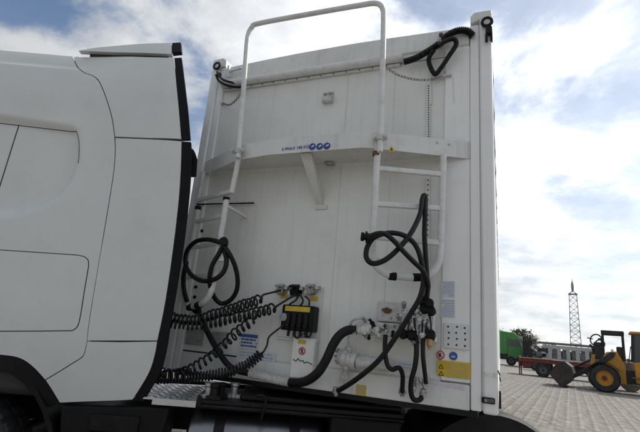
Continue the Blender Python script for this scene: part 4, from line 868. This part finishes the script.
# wheel loader
wl = thing('wheel_loader', 'yellow wheel loader with its steel bucket lowered to the paving', 'loader', frame(604, 27.7))
def lwheel(parent, c, sg, R, w, rim):
    o = MB().lathe(c, (0,sg,0), [(-w/2,R*.55),(-w/2,R*.9),(-w*.3,R*.98),(w*.3,R*.98),(w/2,R*.9),(w/2,R*.58),(w*.4,R*.55)], 36, caps=False).build('wheel', 'tyre', parent, loc=True); c = Vector(c)
    lg = MB()
    for k in range(22):
        t = 2*PI*k/22; e = Vector((math.cos(t),0,math.sin(t))); f_ = Vector((-math.sin(t),0,math.cos(t)))
        for s2 in (-1,1): lg.obox(c+e*R*.98+Vector((0,s2*w*.24,0))+f_*(.05*s2), Vector((0,w*.24,0))+f_*.04*s2, f_*.04, e*.02)
    lg.build('tread_lugs', 'tyre', o, loc=True, kind='stuff')
    MB().lathe(c, (0,sg,0), [(-w*.4,R*.54),(w*.2,R*.54),(w*.36,R*.57),(w*.36,R*.52),(w*.1,R*.44),(w*.08,R*.22),(w*.2,R*.2),(w*.2,0)], 28).build('rim', rim, o, loc=True)
    MB().lathe(c+Vector((0,sg*w*.2,0)), (0,sg,0), [(0,R*.17),(.05,R*.15),(.06,0)], 14).build('hub', 'red_paint' if rim == 'loader_yellow' else 'far_dark', o, loc=True); return o
for (x, y) in ((0,0),(0,-1.75),(-2.75,0),(-2.75,-1.75)): lwheel(wl, (x,y,.67), 1 if y == 0 else -1, .67, .46, 'loader_yellow')
bkp = [(2.50,.62),(1.95,1.22),(1.70,1.27),(1.42,1.05),(1.35,.72),(1.48,.30),(1.80,.04),(1.95,.0)]
bk = MB(); bi = [(2.44,.60),(1.92,1.16),(1.70,1.20),(1.48,1.02),(1.42,.72),(1.54,.34),(1.84,.09),(1.95,.06)]
for a in range(len(bkp)-1):
    bk.hexa([(bkp[a][0],.28,bkp[a][1]),(bkp[a+1][0],.28,bkp[a+1][1]),(bi[a+1][0],.28,bi[a+1][1]),(bi[a][0],.28,bi[a][1])], [(bkp[a][0],-2.05,bkp[a][1]),(bkp[a+1][0],-2.05,bkp[a+1][1]),(bi[a+1][0],-2.05,bi[a+1][1]),(bi[a][0],-2.05,bi[a][1])])
for y in (.28,-2.03): bk.prism([(x,y,z) for x, z in bkp], (0,.03,0))
bko = bk.build('bucket', 'bucket_steel', wl, loc=True)
sp = MB().prism([(1.95,.312,1.18),(1.70,.312,1.22),(1.45,.312,1.02),(1.39,.312,.72),(1.52,.312,.32),(1.80,.312,.08),(1.70,.312,.50),(1.74,.312,.85)], (0,.03,0)).build('side_plate', 'far_dark', bko, loc=True)
MB().box((1.9,-2.07,.0), (2.02,.33,.03)).build('cutting_edge', 'bucket_steel', bko, loc=True)
for y in (-.35,-1.4):
    ar = MB()
    P = [(1.50,.42),(1.50,.58),(1.05,.92),(.2,1.5),(-.35,1.98),(-.55,1.95),(-.50,1.75),(.1,1.25),(1.0,.68)]
    ar.prism([(x,y-.06,z) for x, z in P], (0,.12,0)); ar.build('lift_arm', 'far_dark' if y > -1 else 'loader_yellow', wl, loc=True, bevel=.015)
MB().tube([(1.35,-.88,1.05),(.35,-.88,1.62)], .06, 10).build('tilt_cylinder', 'far_dark', wl, loc=True); MB().prism([(.75,-.94,.72),(.5,-.94,1.75),(.35,-.94,1.8),(.45,-.94,.75)], (0,.12,0)).build('tilt_lever', 'loader_yellow', wl, loc=True)
MB().prism([(.45,-1.35,.45),(.4,-1.35,1.0),(-.15,-1.35,1.95),(-.62,-1.35,2.02),(-.95,-1.35,1.35),(-.95,-1.35,.45)], (0,.95,0)).build('front_frame', 'loader_yellow', wl, loc=True, bevel=.03)
fn = MB(); vs = []; fs = []
for k in range(13):
    a = rad(30+k*120/12)
    for y, r in ((.24,.74),(.24,.77),(-.24,.77),(-.24,.74)): vs.append((r*math.cos(a), y, .67+r*math.sin(a)))
for k in range(12):
    for j in range(4): fs.append((k*4+j, k*4+(j+1) % 4, k*4+4+(j+1) % 4, k*4+4+j))
fn.add(vs, fs).build('fender', 'black_plastic', wl, loc=True)
MB().box((-1.45,-1.3,.5), (-.9,-.4,1.15)).build('joint', 'far_dark', wl, loc=True, bevel=.03)
MB().prism([(-1.3,-1.65,.55),(-1.3,-1.65,1.55),(-2.9,-1.65,1.6),(-4.0,-1.65,1.5),(-4.15,-1.65,.9),(-3.9,-1.65,.55)], (0,1.6,0)).build('rear_body', 'loader_yellow', wl, loc=True, bevel=.05)
MB().prism([(-2.7,-1.5,1.6),(-2.7,-1.5,2.0),(-3.6,-1.5,1.85),(-3.95,-1.5,1.5)], (0,1.3,0)).build('engine_hood', 'loader_yellow', wl, loc=True, bevel=.04)
MB().box((-1.75,-.02,.48), (-1.15,.20,.52)).build('step', 'far_grey', wl, loc=True); MB().box((-1.8,-.02,.80), (-1.15,.20,.85)).build('step', 'far_grey', wl, loc=True)
cbo = MB().prism([(-1.28,-1.5,1.57),(-1.38,-1.5,2.9),(-2.55,-1.5,2.9),(-2.65,-1.5,1.57)], (0,1.3,0)).build('cab_glass', 'dark_glass', wl, loc=True)
rails(wl, 'cab_pillar', 'far_dark', [((-1.27,y,1.56),(-1.38,y,2.92)) for y in (-.19,-1.51)]+[((-2.0,y,1.56),(-2.0,y,2.92)) for y in (-.19,-1.51)]+[((-2.65,y,1.56),(-2.56,y,2.92)) for y in (-.19,-1.51)], .09)
MB().box((-2.7,-1.6,2.925), (-1.22,-.1,3.05)).build('cab_roof', 'loader_yellow', wl, loc=True, bevel=.04)
MB().tube([(-1.0,.15,1.2),(-1.2,.15,2.3)], .02, 8).build('handrail', 'far_dark', wl, loc=True)
for y in (-1.3,): MB().lathe((-.5,y,2.05), (1,0,0), [(0,.08),(.10,.09),(.12,.08),(.12,0)], 14).build('headlight', 'sticker_white', wl, loc=True)
# dark machine with roll frame, behind the loader
ro = thing('compact_roller', 'dark compact machine with a square black roll frame behind the yellow loader', 'roller', frame(612, 31.2))
k_ = .0574; rz = lambda py: 1.56+(360.4-py)*k_; rx = lambda px: (612-px)*k_
rails(ro, 'roll_bar', 'far_dark', [((rx(606),y,.9),(rx(606.3),y,rz(333))) for y in (.35,-.35)]+[((rx(623),y,.9),(rx(623),y,rz(334))) for y in (.35,-.35)], .12)
MB().box((rx(624.3),-.42,rz(336.5)), (rx(605),.42,rz(332))).build('frame_roof', 'far_dark', ro, loc=True, bevel=.05)
MB().box((rx(630),-.5,.5), (rx(597),.5,1.55)).build('body', 'far_grey', ro, loc=True, bevel=.08)
MB().box((rx(624),-.35,1.56), (rx(617),.35,rz(347))).build('seat', 'far_dark', ro, loc=True, bevel=.06)
MB().box((rx(606),-.38,1.56), (rx(598),.38,rz(344))).build('console', 'far_dark', ro, loc=True, bevel=.06)
for (px, py, R) in ((600.5,342,.32),(603.5,346,.26)): MB().torus((rx(px),.30,rz(py)), (.5,1,.2), R, .04, 20, 6).build('hose_loop', 'far_dark', ro, loc=True)
for i in range(14):
    a = Vector((random.uniform(rx(606),rx(596)), random.uniform(-.3,.4), random.uniform(1.5,rz(340)))); MB().bar(a, a+Vector((random.uniform(-.3,.3), random.uniform(-.2,.2), random.uniform(-.6,.5))), random.uniform(.05,.14), random.uniform(.05,.14)).build('linkage_bar', 'far_dark', ro, loc=True)
for x in (rx(600), rx(626)): MB().lathe((x,-.5,.5), (0,1,0), [(0,0),(0,.48),(.02,.5),(.98,.5),(1.0,.48),(1.0,0)], 28).build('drum', 'far_grey', ro, loc=True)
# red flatbed trailer
fl_ = thing('flatbed_trailer', 'rusty red flatbed trailer with timber deck parked behind the bucket', 'trailer', frame(543, 37.0))
k_ = .0695; fx = lambda px: (543-px)*k_
MB().box((fx(640),-2.3,.92), (fx(521),.1,1.16)).build('frame', 'red_paint', fl_, loc=True, bevel=.02)
MB().box((fx(521)-.02,-2.3,.55), (fx(521)+.06,.1,1.30)).build('head_board', 'red_paint', fl_, loc=True, bevel=.02)
MB().prism([(fx(521),-1.9,.92),(fx(534),-1.9,.92),(fx(532),-1.9,.52),(fx(522),-1.9,.62)], (0,1.9,0)).build('tool_box', 'red_paint', fl_, loc=True, bevel=.02)
for k in range(12): MB().box((fx(522)-.05-k*.68-.66,-2.32,1.165), (fx(522)-.05-k*.68,.12,1.215+.01*(k % 3))).build('deck_plank', 'deck_wood', fl_, loc=True, bevel=.008)
for x in (fx(519.5)-.1, fx(521.2)-.1): MB().box((x-.04,-.1,0), (x+.04,0,.95)).build('support_leg', 'red_paint', fl_, loc=True)
for x in (0,-1.15): 
    for y, sg in ((.0,1),(-2.1,-1)): lwheel(fl_, (x,y,.47), sg, .47, .3, 'far_grey')
MB().box((-5.5,-1.6,.5), (-2.0,-.4,.92)).build('under_frame', 'far_dark', fl_, loc=True)
for k in range(5): MB().box((-3.2-k*.7,-1.7,1.23), (-2.75-k*.7,-.3,1.40+.05*(k % 2))).build('timber_bearer', 'far_grey', fl_, loc=True, bevel=.02)
# green truck
gt = thing('lorry', 'bright green cab-over truck parked far behind the trailer corner', 'truck', frame(513, 58.0))
k_ = 58/532; gx = lambda px: (513-px)*k_
zz = lambda px, py: 1.56+(351.5+.089*(px-513)-py)*k_
MB().prism([(gx(497),-2.4,.75),(gx(522.5),-2.4,.70),(gx(523),-2.4,zz(523,352)),(gx(520.5),-2.4,zz(521,338)),(gx(516),-2.4,zz(516,332.5)),(gx(497),-2.4,zz(497,329))], (0,2.4,0)).build('cab', 'green_paint', gt, loc=True, bevel=.08)
MB().prism([(gx(509),0.003,zz(509,346)),(gx(521.5),.003,zz(521,346.5)),(gx(519.8),.003,zz(520,340)),(gx(509),.003,zz(509,338.5))], (0,.02,0)).build('side_window', 'dark_glass', gt, loc=True)
MB().prism([(gx(522.9),-2.2,zz(522,347)),(gx(520.8),-2.2,zz(521,339)),(gx(520.8)-.03,-2.2,zz(521,339)),(gx(522.9)-.03,-2.2,zz(522,347))], (0,2.0,0)).build('windscreen', 'dark_glass', gt, loc=True)
MB().box((gx(523.6),.05,zz(522,346)), (gx(522.4),.28,zz(522,340))).build('mirror', 'far_white', gt, loc=True, bevel=.03); MB().box((gx(523),-2.3,zz(521,338)-.05), (gx(519),-.1,zz(521,337)+.12)).build('sun_visor', 'far_white', gt, loc=True, bevel=.03)
MB().box((gx(460),-2.45,1.1), (gx(500),.02,3.6)).build('cargo_box', 'green_paint', gt, loc=True, bevel=.05); MB().box((gx(460),-1.6,.6), (gx(520),-.8,.95)).build('chassis', 'far_dark', gt, loc=True)
for x in (gx(511.5), gx(466), gx(476)):
    for y, sg in ((-.15,1),(-2.25,-1)): lwheel(gt, (x,y,.52), sg, .52, .32, 'far_grey')
MB().box((gx(498),-.02,.70), (gx(508),.02,1.25)).build('side_skirt', 'far_dark', gt, loc=True)
MB().box((gx(508.4),.0,.95), (gx(508.0),.012,3.1)).build('door_line', 'far_dark', gt, loc=True); MB().box((gx(522.5),-2.3,1.0), (gx(523.3),-.1,1.75)).build('grille', 'far_dark', gt, loc=True, bevel=.03)
MB().box((gx(516.5),-.1,.45), (gx(523),.03,.95)).build('bumper', 'far_dark', gt, loc=True, bevel=.03)
# dark container
dc = thing('skip_container', 'dark steel container standing beside the green truck', 'container', frame(528, 55.0)); k_ = 55/533
dx = lambda px: (528-px)*k_
MB().box((dx(533),-3,.0), (dx(523.5),0,2.95)).build('box', 'far_dark', dc, loc=True, bevel=.03)
for k in range(5): MB().box((dx(532.5)+k*.21,.002,.2), (dx(532.5)+k*.21+.1,.05,2.8)).build('rib', 'far_dark', dc, loc=True)
# grey machinery and white stake trailer behind the flatbed
sc = thing('scrap_machine', 'tangle of dark grey farm machinery beside the container', 'machine', frame(541, 50.0)); k_ = 50/535; sxx = lambda px: (541-px)*k_
MB().box((sxx(549),-1.5,.9), (sxx(533.5),-.2,1.7)).build('frame', 'far_grey', sc, loc=True, bevel=.04)
for i in range(26):
    a = Vector((random.uniform(sxx(550),sxx(533)), random.uniform(-1.5,.1), random.uniform(.9,2.3))); b_ = a+Vector((random.uniform(-.7,.7), random.uniform(-.3,.3), random.uniform(-.7,.5))); b_.z = max(b_.z, .6)
    MB().bar(a, b_, random.uniform(.06,.16), random.uniform(.06,.2)).build('machine_bar', ('far_grey','far_dark','galvanised')[i % 3], sc, loc=True)
for x in (-.6,.5): lwheel(sc, (x,0,.45), 1, .45, .25, 'far_grey')
for i in range(18):
    a = Vector((random.uniform(sxx(556),sxx(534)), random.uniform(-1.2,.2), random.uniform(1.1,2.1))); MB().obox(a, XP*random.uniform(.08,.3), YP*random.uniform(.08,.25), ZP*random.uniform(.06,.22)).build('machine_block', ('far_dark','far_grey','far_white')[i % 3], sc, loc=True)
wt_ = thing('stake_trailer', 'long white trailer with a top rail and upright posts behind the flatbed', 'trailer', frame(571, 48.0)); k_ = 48/537; wx = lambda px: (571-px)*k_
wz = lambda px, py: 1.56+(356.7+.089*(px-571)-py)*k_
MB().box((wx(597),-.12,wz(571,350)), (wx(546),.02,wz(571,346.8))).build('top_rail', 'far_white', wt_, loc=True, bevel=.02)
MB().box((wx(597),-2.3,wz(571,345.8)), (wx(540),-2.2,wz(571,343.4))).build('rear_top_rail', 'far_grey', wt_, loc=True, bevel=.02)
MB().box((wx(600),-2.3,.9), (wx(545),.0,1.25)).build('bed', 'far_white', wt_, loc=True, bevel=.02)
for k in range(6): MB().box((wx(595.5-k*8.3)-.05,-.1,1.25), (wx(593.2-k*8.3)+.05,0,wz(571,348))).build('post', 'far_white', wt_, loc=True, bevel=.01)
for k in range(5): MB().box((wx(593-k*8.3),-.3,1.26), (wx(589-k*8.3),-.2,2.15)).build('side_board', 'far_grey', wt_, loc=True, bevel=.01)
MB().box((wx(597),-2.25,1.26), (wx(546),-2.15,2.0)).build('far_board', 'far_dark', wt_, loc=True)
for i in range(14):
    a = Vector((random.uniform(wx(596),wx(548)), random.uniform(-1.9,-.5), random.uniform(1.3,1.6))); MB().obox(a, XP*random.uniform(.12,.4), YP*random.uniform(.1,.3), ZP*random.uniform(.1,.45)).build('load_crate', ('far_dark','far_grey','galvanised')[i % 3], wt_, loc=True)
for x in (-1.5,-.4):
    for y, sg in ((-.15,1),(-2.1,-1)): lwheel(wt_, (x,y,.48), sg, .48, .3, 'far_grey')
# lattice mast
mk = thing('lattice_mast', 'slender grey lattice mast with an antenna spike rising above the yard', 'mast', frame(577.5, 150.)); k_ = 150/540.
zm = lambda py: 1.56+(357.3-py)*k_; b0, b1 = 1.45, .95; zt0, zt1 = 0., zm(294)
cor = [(-1,-1),(1,-1),(1,1),(-1,1)]; at_ = lambda c, t: Vector((c[0]*(b0+(b1-b0)*t), c[1]*(b0+(b1-b0)*t), zt0+(zt1-zt0)*t))
for c in cor: MB().tube([at_(c,0), at_(c,1)], .09, 6).build('leg', 'galvanised', mk, loc=True)
nb_ = 11
for i in range(nb_):
    t0, t1 = i/nb_, (i+1)/nb_; mb = MB()
    for j in range(4):
        a, b_ = cor[j], cor[(j+1) % 4]; mb.tube([at_(a,t0), at_(b_,t1)], .04, 5); mb.tube([at_(b_,t0), at_(a,t1)], .04, 5); mb.tube([at_(a,t1), at_(b_,t1)], .04, 5)
    mb.build('lattice_bay', 'galvanised', mk, loc=True)
MB().box((-1.2,-1.2,zt1), (1.2,1.2,zt1+.2)).build('platform', 'galvanised', mk, loc=True)
for c in cor: MB().tube([Vector((c[0]*1.1,c[1]*1.1,zt1)), Vector((0,0,zm(290)))], .08, 5).build('stay', 'galvanised', mk, loc=True)
MB().lathe((0,0,zm(291.5)), (0,0,1), [(0,.12),(.6,.34),(1.6,.40),(2.6,.30),(3.2,.10),(3.8,.05),(3.8,0)], 12).build('antenna', 'galvanised', mk, loc=True)
# trees
def tree(px, dist, h, w, label, m, seed, n=900, base=.28):
    r = random.Random(seed); t = thing('tree', label, 'tree', frame(px, dist), 'trees beyond the yard'); tk_ = MB()
    tk_.tube(cat_([Vector((0,0,-.1)), Vector((.1,0,h*.3)), Vector((-.05,.1,h*.55)), Vector((.05,0,h*.8))], 5), [w*.05*(1-.035*i) for i in range(16)], 7); ends = []
    for k in range(9):
        a = r.uniform(0, 2*PI); z = h*r.uniform(.25,.6); e = Vector((math.cos(a)*w*r.uniform(.2,.42), math.sin(a)*w*r.uniform(.2,.42), z+h*r.uniform(.08,.28))); tk_.tube(cat_([Vector((0,0,z)), Vector((e.x*.5,e.y*.5,z+(e.z-z)*.3)), e], 4), [w*.02*(1-.09*i) for i in range(9)], 5); ends.append(e)
    tk_.build('trunk', 'bark', t, loc=True); cl = [Vector((0,0,h*.78))]+ends+[Vector((r.uniform(-.3,.3)*w, r.uniform(-.3,.3)*w, h*r.uniform(.45,.9))) for _ in range(8)]
    rad_ = [r.uniform(.12,.24)*w for _ in cl]; mb = MB()
    for i in range(n):
        j = r.randrange(len(cl)); v = Vector((r.gauss(0,1), r.gauss(0,1), r.gauss(0,.8))).normalized()*rad_[j]*r.uniform(.35,1.08); p = cl[j]+v
        if p.z < h*base*.8: continue
        u = Vector((r.gauss(0,1), r.gauss(0,1), r.gauss(0,1))).normalized(); s1 = u.orthogonal().normalized(); s2 = u.cross(s1); q = r.uniform(.6,1.2)*w*.035
        mb.add([p-s1*q*1.3, p-s2*q*.6, p+s1*q*1.3, p+s2*q*.6], [(0,1,2,3)])
    mb.build('crown', m, t, loc=True, smooth=False); return t
tree(524, 92, 6.3, 5.2, 'olive green round tree rising behind the green truck', 'leaf_dry', 1, 1500)
tree(535, 100, 5.2, 3.6, 'smaller brownish tree beside the dark container', 'leaf_dry', 2, 900)
tree(505, 110, 6.4, 4.4, 'sparse pale tree just beyond the white trailer corner', 'leaf_dry', 3, 700)
tree(548, 140, 4.6, 5.5, 'hazy low tree seen over the grey machinery', 'leaf_dry', 6, 900)
tree(590, 130, 4.3, 5.0, 'low dark tree at the foot of the lattice mast', 'leaf', 4, 800)
# far wood closing the yard
wm = MB(); r = random.Random(5)
for i in range(5200):
    a = r.uniform(-1.5,1.6); d = r.uniform(215,245); hh = 1.6+1.6*abs(math.sin(a*23)+.6*math.sin(a*61+1)); p = Vector((math.sin(a)*d, math.cos(a)*d, r.uniform(0,1)**.7*hh)); u = Vector((r.gauss(0,1), r.gauss(0,1), r.gauss(0,1))).normalized(); s1 = u.orthogonal().normalized(); s2 = u.cross(s1); q = r.uniform(.5,1.1)
    wm.add([p-s1*q*1.3, p-s2*q, p+s1*q*1.3, p+s2*q], [(0,1,2,3)])
wo_ = wm.build('far_hedge', 'leaf', None, smooth=False, kind='stuff'); wo_['label'] = 'low far-off hedge line closing the yard'; wo_['category'] = 'hedge'
